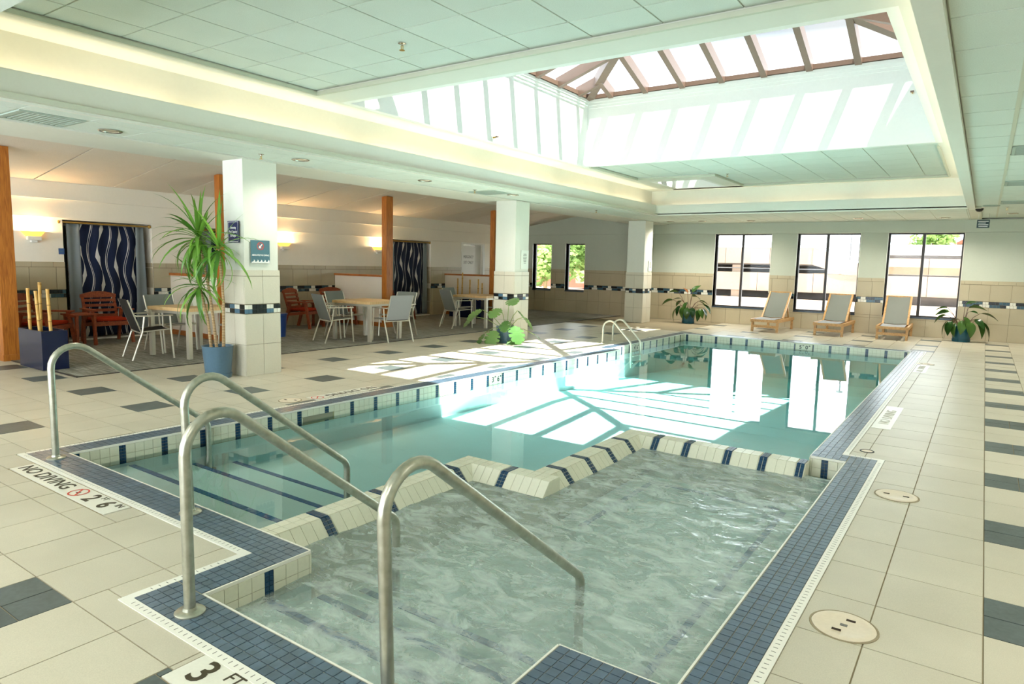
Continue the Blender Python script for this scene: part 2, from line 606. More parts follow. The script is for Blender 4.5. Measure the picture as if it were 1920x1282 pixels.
def rect_sub(r, hole):
    x0, y0, x1, y1 = r
    a, b, c, d = hole
    if a >= x1 or c <= x0 or b >= y1 or d <= y0:
        return [r]
    out = []
    if y0 < b: out.append((x0, y0, x1, b))
    if d < y1: out.append((x0, d, x1, y1))
    yb, yt = max(y0, b), min(y1, d)
    if x0 < a: out.append((x0, yb, a, yt))
    if c < x1: out.append((c, yb, x1, yt))
    return out

def rect_minus(rects, holes):
    for h in holes:
        rects = [q for r in rects for q in rect_sub(r, h)]
    return rects

FONTCACHE = {}
def text_obj(s, size, mat, parent, mtx, name='lettering', align='CENTER', width=None, bold=0.0):
    cu = bpy.data.curves.new('lettering', 'FONT')
    cu.body = s
    cu.size = size
    cu.align_x = align
    cu.align_y = 'CENTER'
    cu.extrude = 0.0008
    cu.offset = bold
    cu.resolution_u = 3
    t = bpy.data.objects.new('tmp', cu)
    COL.objects.link(t)
    dg = bpy.context.evaluated_depsgraph_get()
    me = bpy.data.meshes.new_from_object(t.evaluated_get(dg))
    bpy.data.objects.remove(t)
    bpy.data.curves.remove(cu)
    if width:
        xs = [v.co.x for v in me.vertices]
        k = width / max(1e-6, max(xs) - min(xs))
        for v in me.vertices:
            v.co.x *= k
    me.materials.clear()
    me.materials.append(mat)
    o = link(name, me, parent)
    o.matrix_local = mtx
    return o

def frame_m(o, x, y):
    x, y = Vector(x), Vector(y)
    z = x.cross(y)
    m = Matrix((x, y, z)).transposed().to_4x4()
    m.translation = Vector(o)
    return m
FACE_PX = ((0, 1, 0), (0, 0, 1))     # reads on a wall that faces +x
FACE_NY = ((1, 0, 0), (0, 0, 1))     # reads on a wall that faces -y

def round_path(pts, rad, n=9):
    """polyline with true circular fillets"""
    pts = [Vector(p) for p in pts]
    out = [pts[0]]
    for i in range(1, len(pts) - 1):
        a, b, c = pts[i - 1], pts[i], pts[i + 1]
        r = rad[i - 1] if isinstance(rad, (list, tuple)) else rad
        d1, d2 = (a - b), (c - b)
        l1, l2 = d1.length, d2.length
        d1.normalize(); d2.normalize()
        ang = d1.angle(d2)
        t = min(r / math.tan(ang / 2), l1 * 0.9, l2 * 0.9)
        r = t * math.tan(ang / 2)
        bis = (d1 + d2).normalized()
        ctr = b + bis * (r / math.sin(ang / 2))
        u, v = (b + d1 * t) - ctr, (b + d2 * t) - ctr
        tot = u.angle(v)
        for k in range(n + 1):
            f = k / n
            out.append(ctr + (u * math.sin((1 - f) * tot) + v * math.sin(f * tot)) / math.sin(tot))
    out.append(pts[-1])
    return out

# ================================================================== THE SETTING
# ---- floor -------------------------------------------------------
XL0, XL1 = -5.55, -5.29           # pool left edge at y = 2.145 and at y = 11.0
def pool_left(y):
    return XL0 + (XL1 - XL0) * (y - 2.145) / 8.855
YF = 14.8                         # far pool edge
WALL_Y, WALL_X = 18.55, -12.75
CO, GR = 0.20, 0.246              # coping width, coping + gutter width
floor = structure('floor')
slab = B()
def quad_slab(pts):
    slab.prism(pts, -0.22, -0.004)
quad_slab([(-13.2, -3), (2.7, -3), (2.7, 1.37), (-13.2, 1.37)])
quad_slab([(-13.2, 1.37), (-2.76, 1.37), (-2.76, 1.96), (-13.2, 1.96)])
quad_slab([(-13.2, 1.96), (pool_left(1.96) - 0.02, 1.96), (pool_left(11) - 0.02, 11.0), (-5.54, 11.0), (-5.54, 18.6), (-13.2, 18.6)])
quad_slab([(-5.54, YF + 0.02), (2.7, YF + 0.02), (2.7, 18.6), (-5.54, 18.6)])
quad_slab([(-1.02, 5.80), (2.7, 5.80), (2.7, YF + 0.02), (-1.02, YF + 0.02)])
quad_slab([(-0.76, 1.37), (2.7, 1.37), (2.7, 5.80), (-0.76, 5.80)])
quad_slab([(-1.24, 1.37), (-0.76, 1.37), (-0.76, 2.16), (-1.24, 2.16)])
slab.obj('grout_bed', M['grout'], floor)

XS_L = [-12.6, -12.2, -11.8, -11.4, -10.96, -10.56, -10.16, -9.76, -9.36, -8.98, -8.56, -8.14, -7.77, -7.36, -6.93, -6.56, -6.19, -5.81, -5.43, -5.05, -4.68, -4.286, -3.891, -3.5, -3.118, -2.73, -2.33, -1.95, -1.55, -1.15, -0.75]
I0_L = 5                          # index of a dark column (-10.56), every third is dark
YS_L = [-0.41, 0.0, 0.40, 0.79, 1.19, 1.59, 2.0, 2.37, 2.76, 3.15, 3.52, 3.89, 4.26, 4.62, 4.99, 5.365, 5.73, 6.13, 6.54, 6.88, 7.28, 7.68, 8.02, 8.41, 8.79, 9.165, 9.53, 9.89, 10.26]
while YS_L[-1] < 15.2:
    YS_L.append(YS_L[-1] + 0.385)
J0_L = 3
XS_R = [-5.88 + 0.4 * k for k in range(16)] + [0.53, 0.94, 1.35, 1.76, 2.16, 2.6]
I0_R = 15                         # .12 -> .53 is dark
YS_R = [0.86, 1.275, 1.685, 2.095, 2.505, 2.915, 3.323, 3.732, 4.14, 4.546, 4.956, 5.366, 5.768, 6.165, 6.586, 6.954, 7.36, 7.758, 8.119, 8.536, 8.93, 9.32, 9.696, 10.08, 10.472, 10.87, 11.25, 11.635, 11.99, 12.4, 12.817, 13.136, 13.53, 13.926, 14.226, 14.63, 15.041, 15.302, 15.75, 16.196, 16.449, 16.98, 17.506, 17.8, 18.18, 18.52]
J0_R = 6

tiles = []
def cell(x0, y0, x1, y1, dark, split, holes):
    g = 0.006
    rs = [(x0, y0, x1, y1)]
    if dark and split:
        xm, ym = (x0 + x1) / 2, (y0 + y1) / 2
        rs = [(x0, y0, xm, ym), (xm, y0, x1, ym), (x0, ym, xm, y1), (xm, ym, x1, y1)]
    for r in rect_minus(rs, holes):
        if r[2] - r[0] < 0.03 or r[3] - r[1] < 0.03:
            continue
        tiles.append((((r[0] + r[2]) / 2, (r[1] + r[3]) / 2, -0.005 + random.uniform(-0.0006, 0.0006)), (r[2] - r[0] - g, r[3] - r[1] - g, 0.012), M['slate'] if dark else M['floor_tile'], 0))
SPA_OUT = -2.96 - 0.03
MARK_L = (-5.46, 1.725, -4.055, 1.892)
MARK_N = (-2.30, 1.14, -1.30, 1.332)
for i in range(len(XS_L) - 1):
    for j in range(len(YS_L) - 1):
        x0, x1, y0, y1 = XS_L[i], XS_L[i + 1], YS_L[j], YS_L[j + 1]
        ym = (y0 + y1) / 2
        holes = [(-12.7, 3.60, -8.95, 19), MARK_L, MARK_N]
        if ym > 1.9:
            xo = (pool_left(ym) if ym < 11.0 else -5.52) - GR
            holes.append((xo, 1.899, 5, 20))
            if y0 < 1.9:
                pass
        holes += [(-5.80, 1.899, 5, 20), (SPA_OUT, 1.334, 5, 20), (0.12, -3, 5, 20)] if ym < 2.2 else [(0.12, -3, 5, 20)]
        dark = (i - I0_L) % 3 == 0 and (j - J0_L) % 3 == 0
        cell(x0, y0, x1, y1, dark, dark and x0 < -3.2 and x0 > -4 and y0 < 1, holes)
for i in range(len(XS_R) - 1):
    for j in range(len(YS_R) - 1):
        x0, x1, y0, y1 = XS_R[i], XS_R[i + 1], YS_R[j], YS_R[j + 1]
        ym = (y0 + y1) / 2
        holes = [(-6, -3, -0.58 + 0.046, 5.98 + 0.046), (-6, -3, -0.84 + 0.046, YF + GR)]
        if y0 >= 15.0:
            holes = [(-6, -3, -5.82, 20)]
        elif x1 <= -0.75:
            holes.append((-7, -3, -0.79, YF + GR))
        dark = (i - I0_R) % 3 == 0 and (j - J0_R) % 3 == 0 and (x0 > 0 or y0 > 15.0)
        cell(x0, y0, x1, y1, dark, dark and y0 < 14, holes)
pieces('floor_tile', tiles, floor, 300)

cp = B()
cp.box(-12.74, 3.60, -0.003, -8.95, 18.54, 0.008)
carp = cp.obj('carpet', M['carpet'], floor)
ce = B()
ce.box(-8.962, 3.585, -0.003, -8.94, 18.54, 0.011)
ce.box(-11.0, 3.582, -0.003, -8.94, 3.604, 0.011)
ce.obj('carpet_edging', M['dark_frame'], floor)

# ---- walls -------------------------------------------------------
ROWS = [(0.0, 0.39), (0.39, 0.755), (0.892, 1.265)]
BAND = (0.757, 0.888)
CAPZ = (1.268, 1.355)

def wall_cladding(root, run, holes, to_world, face, tile_mat, step=0.393, off=0.0, seed=1, nmax=300, bandmats=('band_teal', 'band_black', 'band_white')):
    """beige tiles, mosaic band and capping laid along a wall; run=(a,b); holes in (a, z) space; to_world(a, z, depth)->xyz; face 'x' or 'y'"""
    rnd = random.Random(seed)
    it = []
    def put(r, mt, t, g):
        a0, z0, a1, z1 = r
        if a1 - a0 < 0.02 or z1 - z0 < 0.02:
            return
        c = to_world((a0 + a1) / 2, (z0 + z1) / 2, t / 2)
        s = (a1 - a0 - g, t, z1 - z0 - g) if face == 'y' else (t, a1 - a0 - g, z1 - z0 - g)
        it.append((c, s, mt, 0))
    for z0, z1 in ROWS:
        a = run[0] + off
        if a > run[0]:
            a -= step
        while a < run[1]:
            for r in rect_minus([(max(a, run[0]), z0, min(a + step, run[1]), z1)], holes):
                put(r, M[tile_mat], 0.012, 0.006)
            a += step
    a = run[0] + off - 0.2
    while a < run[1]:
        for r in rect_minus([(max(a, run[0]), CAPZ[0], min(a + 0.315, run[1]), CAPZ[1])], holes):
            put(r, M[tile_mat], 0.016, 0.005)
        a += 0.315
    pieces('wall_tile', it, root, nmax)
    it = []
    zm = (BAND[0] + BAND[1]) / 2
    for row, (z0, z1) in enumerate(((BAND[0], zm), (zm, BAND[1]))):
        a = run[0] - row * 0.13
        k = row
        while a < run[1]:
            wd, mt = ((0.195, bandmats[0]), (0.11, bandmats[1]), (0.19, bandmats[2]))[k % 3]
            if row == 1:
                mt = (bandmats[0], bandmats[2], bandmats[1])[k % 3]
            n_ = max(1, round(wd / 0.063))
            for q in range(n_):
                p0, p1 = a + wd * q / n_, a + wd * (q + 1) / n_
                for r in rect_minus([(max(p0, run[0]), z0, min(p1, run[1]), z1)], holes):
                    put(r, M[mt], 0.012, 0.005)
            a += wd
            k += 1
    pieces('band_tile', it, root, 0, 'band_mosaic')

def wall_panels(root, name, run, z, holes, axis, at, th, mat):
    b = B()
    for a0, z0, a1, z1 in rect_minus([(run[0], z[0], run[1], z[1])], holes):
        if axis == 'y':
            b.box(a0, at, z0, a1, at + th, z1)
        else:
            b.box(at - th, a0, z0, at, a1, z1)
    return b.obj(name, mat, root)

# far wall (y = WALL_Y), windows as openings
WINS = [(-6.17, -4.68), (-4.03, -2.58), (-1.98, -0.46)]
WZ = (0.455, 2.435)
LWINS = [(-12.17, -11.46), (-10.93, -10.24)]
LWZ = (0.69, 2.165)
wb = structure('wall_back')
bh = [(a, WZ[0], b, WZ[1]) for a, b in WINS] + [(a, LWZ[0], b, LWZ[1]) for a, b in LWINS]
wall_panels(wb, 'plaster_face', (-12.75, 2.7), (-0.2, 3.6), bh, 'y', WALL_Y, 0.22, M['paint_wall'])
jb = B()
for a0, z0, a1, z1 in rect_minus([(-12.75, 0.0, 2.6, 1.34)], bh):
    jb.box(a0, WALL_Y - 0.004, z0, a1, WALL_Y + 0.001, z1)
jb.obj('tile_bed', M['tile_joint'], wb)
wall_cladding(wb, (-12.74, 2.6), bh, lambda a, z, t: (a, WALL_Y - 0.003 - t, z), 'y', 'wall_tile', off=0.28, seed=3)
hb = B()
hb.box(-12.74, WALL_Y - 0.10, 2.44, -8.46, WALL_Y, 3.5)
hb.obj('header', M['paint_wall'], wb)
hb = B()
hb.box(-8.40, WALL_Y - 0.10, 2.44, 2.6, WALL_Y, 2.72)
hb.obj('header', M['paint_wall'], wb)
pb = B()
pb.box(-8.55, WALL_Y - 0.22, 0.0, -8.0, WALL_Y - 0.01, 2.7)     # pier behind the far column
pb.obj('pier', M['paint_wall'], wb)

def window(n, a0, a1, z, two, y=WALL_Y):
    root = structure('window_%d' % n)
    yy = y + 0.13
    f = B()
    t = 0.035
    f.box(a0, yy, z[0], a0 + t, yy + 0.06, z[1])
    f.box(a1 - t, yy, z[0], a1, yy + 0.06, z[1])
    f.box(a0 + t, yy, z[1] - t, a1 - t, yy + 0.06, z[1])
    f.box(a0 + t, yy, z[0], a1 - t, yy + 0.06, z[0] + t)
    f.obj('window_frame', M['dark_frame'], root)
    xm = a0 + (a1 - a0) * 0.48
    cells = [(a0 + t, a1 - t)]
    if two:
        g = B()
        g.box(xm - 0.03, yy, z[0] + t, xm + 0.03, yy + 0.06, z[1] - t)
        g.obj('mullion', M['dark_frame'], root)
        cells = [(a0 + t, xm - 0.03), (xm + 0.03, a1 - t)]
    for p, q in cells:
        g = B()
        g.box(p, yy + 0.028, z[0] + t, q, yy + 0.034, z[1] - t)
        g.obj('pane', M['glass'], root)
    s = B()
    s.box(a0, y - 0.02, z[0] - 0.03, a1, yy, z[0] + 0.004)
    s.obj('window_sill', M['sill_strip'], root)
    r = B()
    r.box(a0 - 0.012, y - 0.012, z[0], a0, y + 0.13, z[1])
    r.box(a1, y - 0.012, z[0], a1 + 0.012, y + 0.13, z[1])
    r.obj('reveal_trim', M['trim_white'], root)
for k, (a, b) in enumerate(WINS):
    window(k + 1, a, b, WZ, True)
for k, (a, b) in enumerate(LWINS):
    window(k + 4, a, b, LWZ, False)

# left wall (x = WALL_X) with curtained alcoves and the emergency exit
wl = structure('wall_left')
ALC = [(5.02, 6.50), (7.42, 8.95), (12.55, 14.22)]
AZ = 2.06
DOOR = (15.62, 16.62)
lh = [(a, 0.0, b, AZ) for a, b in ALC] + [(DOOR[0], 0.0, DOOR[1], 2.05)]
wall_panels(wl, 'plaster_face', (-3.0, 18.75), (-0.2, 2.085), lh, 'x', WALL_X, 0.25, M['paint_lounge'])
u = B(); u.box(WALL_X - 0.25, -3, 2.085, WALL_X + 0.05, 18.55, 2.385); u.obj('wall_header', M['paint_lounge'], wl)
u = B(); u.box(WALL_X - 0.25, -3, 2.385, WALL_X + 0.12, 18.55, 3.0); u.obj('ceiling_beam', M['paint_lounge'], wl)
jb = B()
for a0, z0, a1, z1 in rect_minus([(3.6, 0.0, 18.54, 1.34)], lh):
    jb.box(WALL_X - 0.001, a0, z0, WALL_X + 0.004, a1, z1)
jb.obj('tile_bed', M['tile_joint'], wl)
wall_cladding(wl, (3.8, 18.5), lh, lambda a, z, t: (WALL_X + 0.003 + t, a, z), 'x', 'wall_tile', off=0.3, seed=5)
for a, b in ALC:
    q = B()
    q.box(WALL_X - 0.62, a - 0.1, -0.2, WALL_X - 0.60, b + 0.1, 2.2)
    q.box(WALL_X - 0.60, a - 0.06, 0, WALL_X - 0.25, a, AZ)
    q.box(WALL_X - 0.60, b, 0, WALL_X - 0.25, b + 0.06, AZ)
    q.box(WALL_X - 0.60, a - 0.06, AZ, WALL_X - 0.25, b + 0.06, AZ + 0.05)
    q.obj('alcove', M['paint_lounge'], wl)
    for yy, sg in ((a, 1), (b, -1)):
        it = []
        for z0, z1 in ROWS + [CAPZ]:
            it.append(((WALL_X - 0.20, yy + sg * 0.006, (z0 + z1) / 2), (0.38, 0.012, z1 - z0 - 0.006), M['wall_tile'], 0))
        pieces('wall_tile', it, wl)
    k = B(); k.box(WALL_X - 0.6, a + 0.02, -0.01, WALL_X, b - 0.02, 0.03); k.obj('alcove_floor', M['trim_white'], wl)
d1 = structure('door_1')
q = B()
q.box(WALL_X - 0.14, DOOR[0] + 0.05, 0.0, WALL_X - 0.10, DOOR[1] - 0.26, 2.0)
q.obj('door_leaf', M['door'], d1)
q = B()
q.box(WALL_X - 0.02, DOOR[0] - 0.06, 0, WALL_X + 0.02, DOOR[0] + 0.02, 2.12)
q.box(WALL_X - 0.02, DOOR[1] - 0.02, 0, WALL_X + 0.02, DOOR[1] + 0.06, 2.12)
q.box(WALL_X - 0.02, DOOR[0] + 0.02, 2.03, WALL_X + 0.02, DOOR[1] - 0.02, 2.12)
q.box(WALL_X - 0.30, DOOR[1] - 0.26, 0, WALL_X - 0.10, DOOR[1] + 0.02, 2.05)
q.box(WALL_X - 0.34, DOOR[0], 0, WALL_X - 0.30, DOOR[1], 2.1)
q.obj('door_frame', M['door'], d1)
q = B()
q.box(WALL_X - 0.09, DOOR[1] - 0.40, 0.98, WALL_X - 0.05, DOOR[1] - 0.29, 1.04)
q.obj('door_handle', M['chrome'], d1)
for s_, z_ in (('EMERGENCY', 1.665), ('EXIT ONLY', 1.50)):
    text_obj(s_, 0.12, M['ink_grey'], d1, frame_m((WALL_X - 0.098, 16.0, z_), *FACE_PX), width=0.52)

# the walls behind and beside the camera
wf = structure('wall_front')
wall_panels(wf, 'plaster_face', (-12.75, 2.7), (-0.2, 3.6), [(-12.2, 0.4, -8.8, 2.6), (-8.2, 0.4, -4.6, 2.6), (-4.0, 0.4, -0.4, 2.6)], 'y', -3.22, 0.22, M['paint_wall'])  # window openings added out of view to brighten the room
wr = structure('wall_right')
q = B(); q.box(2.6, -3, -0.2, 2.8, 18.75, 3.6); q.obj('plaster_face', M['paint_wall'], wr)

# ---- ceiling -----------------------------------------------------
cl = structure('ceiling')
ZS, ZT = 2.70, 3.30
TX0, TX1, TY0, TY1 = -6.75, -0.20, 1.40, 15.42     # tray recess
WELL = (-6.20, 5.50, -0.72, 11.15)
WELL2 = (-5.97, 13.75, -4.93, 15.05)
F1 = (-6.19, 1.75, -0.74, 5.02)
F2 = (-6.13, 11.18, -0.70, 15.12)
BLOCK2 = (-6.13, 13.24, -4.50, 15.5)
def grow(r, t=0.08):
    return (r[0] - t, r[1] - t, r[2] + t, r[3] + t)
def tile_rects(field, xs, ys, holes=()):
    out = []
    for i in range(len(xs) - 1):
        for j in range(len(ys) - 1):
            r = (max(xs[i], field[0]), max(ys[j], field[1]), min(xs[i + 1], field[2]), min(ys[j + 1], field[3]))
            if r[2] - r[0] > 0.03 and r[3] - r[1] > 0.03:
                out += [q for q in rect_minus([r], holes) if q[2] - q[0] > 0.03 and q[3] - q[1] > 0.03]
    return out
def lay_tiles(name, rs, z, mat, g=0.014, th=0.02):
    return [(((a + c) / 2, (b + d) / 2, z + th / 2), (c - a - g, d - b - g, th), mat, 0) for a, b, c, d in rs]
ct = []
x1 = [-5.79 + 0.605 * k for k in range(-1, 10)]
y1 = [1.81, 2.38, 2.96, 3.52, 4.07, 4.62, 5.2]
ct += lay_tiles('c', tile_rects(F1, x1, y1), ZT + 0.035, M['ceil_tile'])
x2 = [-0.51 - 0.58 * k for k in range(-1, 11)][::-1]
y2 = [11.0 + 0.6 * k for k in range(8)]
ct += lay_tiles('c', tile_rects(F2, x2, y2, [BLOCK2]), ZT + 0.035, M['ceil_tile'])
# right soffit tiles
SR = (-0.255, 1.42, 2.6, 18.44)
ct += lay_tiles('c', tile_rects(SR, [-0.52, 0.09, 0.70, 1.31, 1.92, 2.6], [1.06 + 0.603 * k for k in range(30)]), ZS + 0.05, M['ceil_tile'])
# left soffit tiles
SL = (-7.49, 1.42, -6.57, 15.2)
ct += lay_tiles('c', tile_rects(SL, [-7.49, -6.87, -6.5], [1.28 + 0.565 * k for k in range(26)]), ZS + 0.012, M['ceil_tile'])
# far soffit tiles
SF = (-7.49, 15.28, -0.37, 18.44)
ct += lay_tiles('c', tile_rects(SF, [-7.6 + 0.6 * k for k in range(14)], [15.0 + 0.6 * k for k in range(7)]), ZS + 0.012, M['ceil_tile'])
SN = (-12.6, -2.9, 2.6, 1.30)
VENTS = [(-7.45, 2.42, -6.88, 2.97), (0.10, 8.35, 0.69, 8.93), (0.10, 11.37, 0.69, 11.95), (0.10, 14.4, 0.69, 14.95), (-7.45, 9.24, -6.88, 9.76)]
ct = [t for t in ct if not any(v[0] < t[0][0] < v[2] and v[1] < t[0][1] < v[3] for v in VENTS)]
pieces('ceiling_tile', ct, cl, 300)
# tees and plates behind the tiles
g = B()
g.box(F1[0], F1[1], ZT + 0.045, F1[2], F1[3], ZT + 0.075)
for a, b, c, d in rect_minus([F2], [BLOCK2]):
    g.box(a, b, ZT + 0.045, c, d, ZT + 0.075)
g.box(SR[0], SR[1], ZS + 0.06, SR[2], SR[3], ZS + 0.09)
g.box(SL[0], SL[1], ZS + 0.02, SL[2] + 0.1, SL[3], ZS + 0.06)
g.box(SF[0], SF[1] - 0.06, ZS + 0.02, SF[2] + 0.2, SF[3] + 0.1, ZS + 0.06)
g.obj('ceiling_grid', M['ceil_grid'], cl)
# main tee strip on the right soffit
g = B(); g.box(0.075, 1.42, ZS + 0.046, 0.105, 18.44, ZS + 0.052); g.obj('main_tee', M['ceil_grid'], cl)
# tray drywall
g = B()
for a, b, c, d in rect_minus([(TX0, TY0, TX1, TY1)], [F1, F2, grow(WELL), grow(WELL2)]):
    g.box(a, b, ZT, c, d, ZT + 0.10)
for a, b, c, d in rect_minus([BLOCK2], [grow(WELL2)]):
    g.box(a, b, ZT, min(c, F2[2]), min(d, 15.3), ZT + 0.10)
g.obj('tray_plate', M['paint_pool'], cl)
# recessed shadow trims round the two tile fields
g = B()
for f, sides in ((F1, 'ltb'), (F2, 'lrt')):
    if 'l' in sides: g.box(f[0] - 0.012, f[1], ZT - 0.018, f[0] + 0.022, (f[3] if f is F1 else 13.24), ZT + 0.02)
    if 'r' in sides: g.box(f[2] - 0.022, f[1] + 0.3, ZT - 0.012, f[2] + 0.012, f[3], ZT + 0.02)
    if 't' in sides: g.box(f[0] if f is F1 else -4.5, f[3] - 0.022, ZT - 0.018, f[2], f[3] + 0.012, ZT + 0.02)
g.box(-6.12, 13.225, ZT - 0.012, -4.5, 13.25, ZT + 0.02)
g.box(-4.51, 13.225, ZT - 0.012, -4.485, 15.12, ZT + 0.02)
g.obj('field_trim', M['ceil_grid'], cl)
# roof over everything that is not glazed
g = B()
for a, b, c, d in rect_minus([(-13.4, -3.3, 2.8, 18.8)], [(WELL[0] - 0.1, WELL[1] - 0.1, WELL[2] + 0.1, WELL[3] + 0.1), (WELL2[0] - 0.1, WELL2[1] - 0.1, WELL2[2] + 0.1, WELL2[3] + 0.1)]):
    g.box(a, b, 3.62, c, d, 3.75)
g.obj('roof_slab', M['paint_wall'], cl)
# soffit boxes (left, far, near, right) with their fascias and cove troughs
def boxo(name, x0, y0, z0, x1, y1, z1, mat=None, root=None):
    q = B(); q.box(x0, y0, z0, x1, y1, z1)
    return q.obj(name, mat or M['paint_pool'], root or cl)
boxo('edge_beam', -8.45, 1.40, ZS, -7.50, 18.44, 3.62)
boxo('cove_wall', TX0 - 0.05, TY0, ZS + 0.07, TX0, TY1, ZT)
boxo('cove_wall', TX0, TY1, ZS + 0.07, TX1 + 2.7, TY1 + 0.05, ZT)
boxo('cove_wall', TX1, TY0, ZS + 0.1, TX1 + 0.05, TY1, ZT)
boxo('cove_trough', TX0, 1.42, ZS + 0.03, -6.50, 15.2, ZS + 0.05)
boxo('cove_trough', TX0, 15.2, ZS + 0.03, -0.36, TY1, ZS + 0.05)
boxo('fascia', -6.57, 1.42, ZS, -6.53, 15.20, 2.955)
boxo('fascia', -6.57, 15.20, ZS, -0.36, 15.24, 2.945)
boxo('fascia', -0.38, 1.42, ZS + 0.004, -0.345, 15.24, 2.955)
boxo('cove_trough', -0.345, 1.42, ZS + 0.07, -0.15, 15.4, ZS + 0.10)
boxo('fascia_beam', -0.345, 1.42, ZS, -0.26, 15.24, ZS + 0.07)
boxo('fascia_beam', -0.36, 15.24, ZS, -0.26, 15.4, ZS + 0.07)
boxo('near_soffit', -8.45, -3.0, ZS, 2.6, 1.42, 3.62, M['ceil_tile'])
boxo('soffit_back', 0.9, 1.42, ZS + 0.12, 2.6, 18.5, 3.62)
boxo('soffit_back', TX1 + 0.05, 1.42, ZS + 0.12, 0.9, 15.42, 3.62)
boxo('soffit_back', -7.5, 15.47, ZS + 0.07, 0.9, 18.5, 3.62)
boxo('soffit_back', -7.5, 1.42, ZS + 0.07, TX0 - 0.05, 15.47, 3.62)
# unseen fill lamps added to brighten the hall: near soffit and right soffit
for x, y, z in ((-6.5, -0.8, ZS), (-3.5, -0.8, ZS), (-0.5, -0.8, ZS), (1.5, 3.0, ZS + 0.05), (1.5, 6.5, ZS + 0.05), (1.5, 10.0, ZS + 0.05), (1.5, 13.5, ZS + 0.05)):
    q = B(); q.lathe([(0.11, 0.0), (0.11, -0.01), (0.08, -0.012), (0.001, -0.004)], 24)
    q.obj('fill_lamp_fixture', M['chrome'], cl, (x, y, z), smooth=True)
    d = bpy.data.lights.new('added_fill_lamp', 'SPOT')
    d.energy, d.color, d.spot_size, d.spot_blend, d.shadow_soft_size = DOWN_P * 1.2, (1.0, 0.92, 0.80), math.radians(150), 1.0, 0.06
    o = bpy.data.objects.new('added_fill_lamp', d)
    o.location = (x, y, z - 0.03)
    COL.objects.link(o)
# sloping lounge ceiling of wide fibre panels
yb = [3.4 + 1.19 * k for k in range(-6, 14)]
for k in range(len(yb) - 1):
    a, b = yb[k] + 0.012, min(yb[k + 1] - 0.012, 18.5)
    if b - a < 0.05:
        continue
    q = B()
    z0, z1 = 2.66, 2.66 + 0.15 * 4.4
    q.add([(WALL_X + 0.1, a, z0), (-8.4, a, z1), (-8.4, b, z1), (WALL_X + 0.1, b, z0), (WALL_X + 0.1, a, z0 + 0.04), (-8.4, a, z1 + 0.04), (-8.4, b, z1 + 0.04), (WALL_X + 0.1, b, z0 + 0.04)],
          [(3, 2, 1, 0), (4, 5, 6, 7), (0, 1, 5, 4), (1, 2, 6, 5), (2, 3, 7, 6), (3, 0, 4, 7)])
    q.obj('ceiling_panel', M['lounge_panel'], cl)
q = B()
q.add([(WALL_X + 0.1, -3, 2.69), (-8.4, -3, 3.35), (-8.4, 18.5, 3.35), (WALL_X + 0.1, 18.5, 2.69)], [(0, 3, 2, 1)])
q.obj('panel_backing', M['tile_joint'], cl)
# vents in the ceiling
for k, (a, b, c, d) in enumerate(VENTS):
    zz = ZS + (0.012 if a < -1 else 0.05)
    lab = ['grey return air grille in the ceiling at far left above the pool edge', 'grey ceiling grille on the right nearest the camera', 'grey ceiling grille on the right, middle one of three', 'grey ceiling grille on the right farthest from camera', 'pale ceiling grille in the left soffit near the middle column'][k]
    t = thing('ceiling_vent', lab, 'vent', ((a + c) / 2, (b + d) / 2, zz), 0, 'ceiling grilles')
    hw, hd = (c - a) / 2 - 0.01, (d - b) / 2 - 0.01
    q = B()
    q.box(-hw, -hd, -0.006, -hw + 0.03, hd, 0.004); q.box(hw - 0.03, -hd, -0.006, hw, hd, 0.004)
    q.box(-hw + 0.03, -hd, -0.006, hw - 0.03, -hd + 0.03, 0.004); q.box(-hw + 0.03, hd - 0.03, -0.006, hw - 0.03, hd, 0.004)
    q.obj('vent_frame', M['vent'], t)
    q = B(); q.box(-hw, -hd, 0.004, hw, hd, 0.008); q.obj('vent_backing', M['vent'], t)
    for i in range(11):
        y = -hd + 0.05 + i * (2 * hd - 0.1) / 10
        piece('vent_slat', M['vent'], (0, y, -0.001), (2 * hw - 0.06, 0.022, 0.006), t)

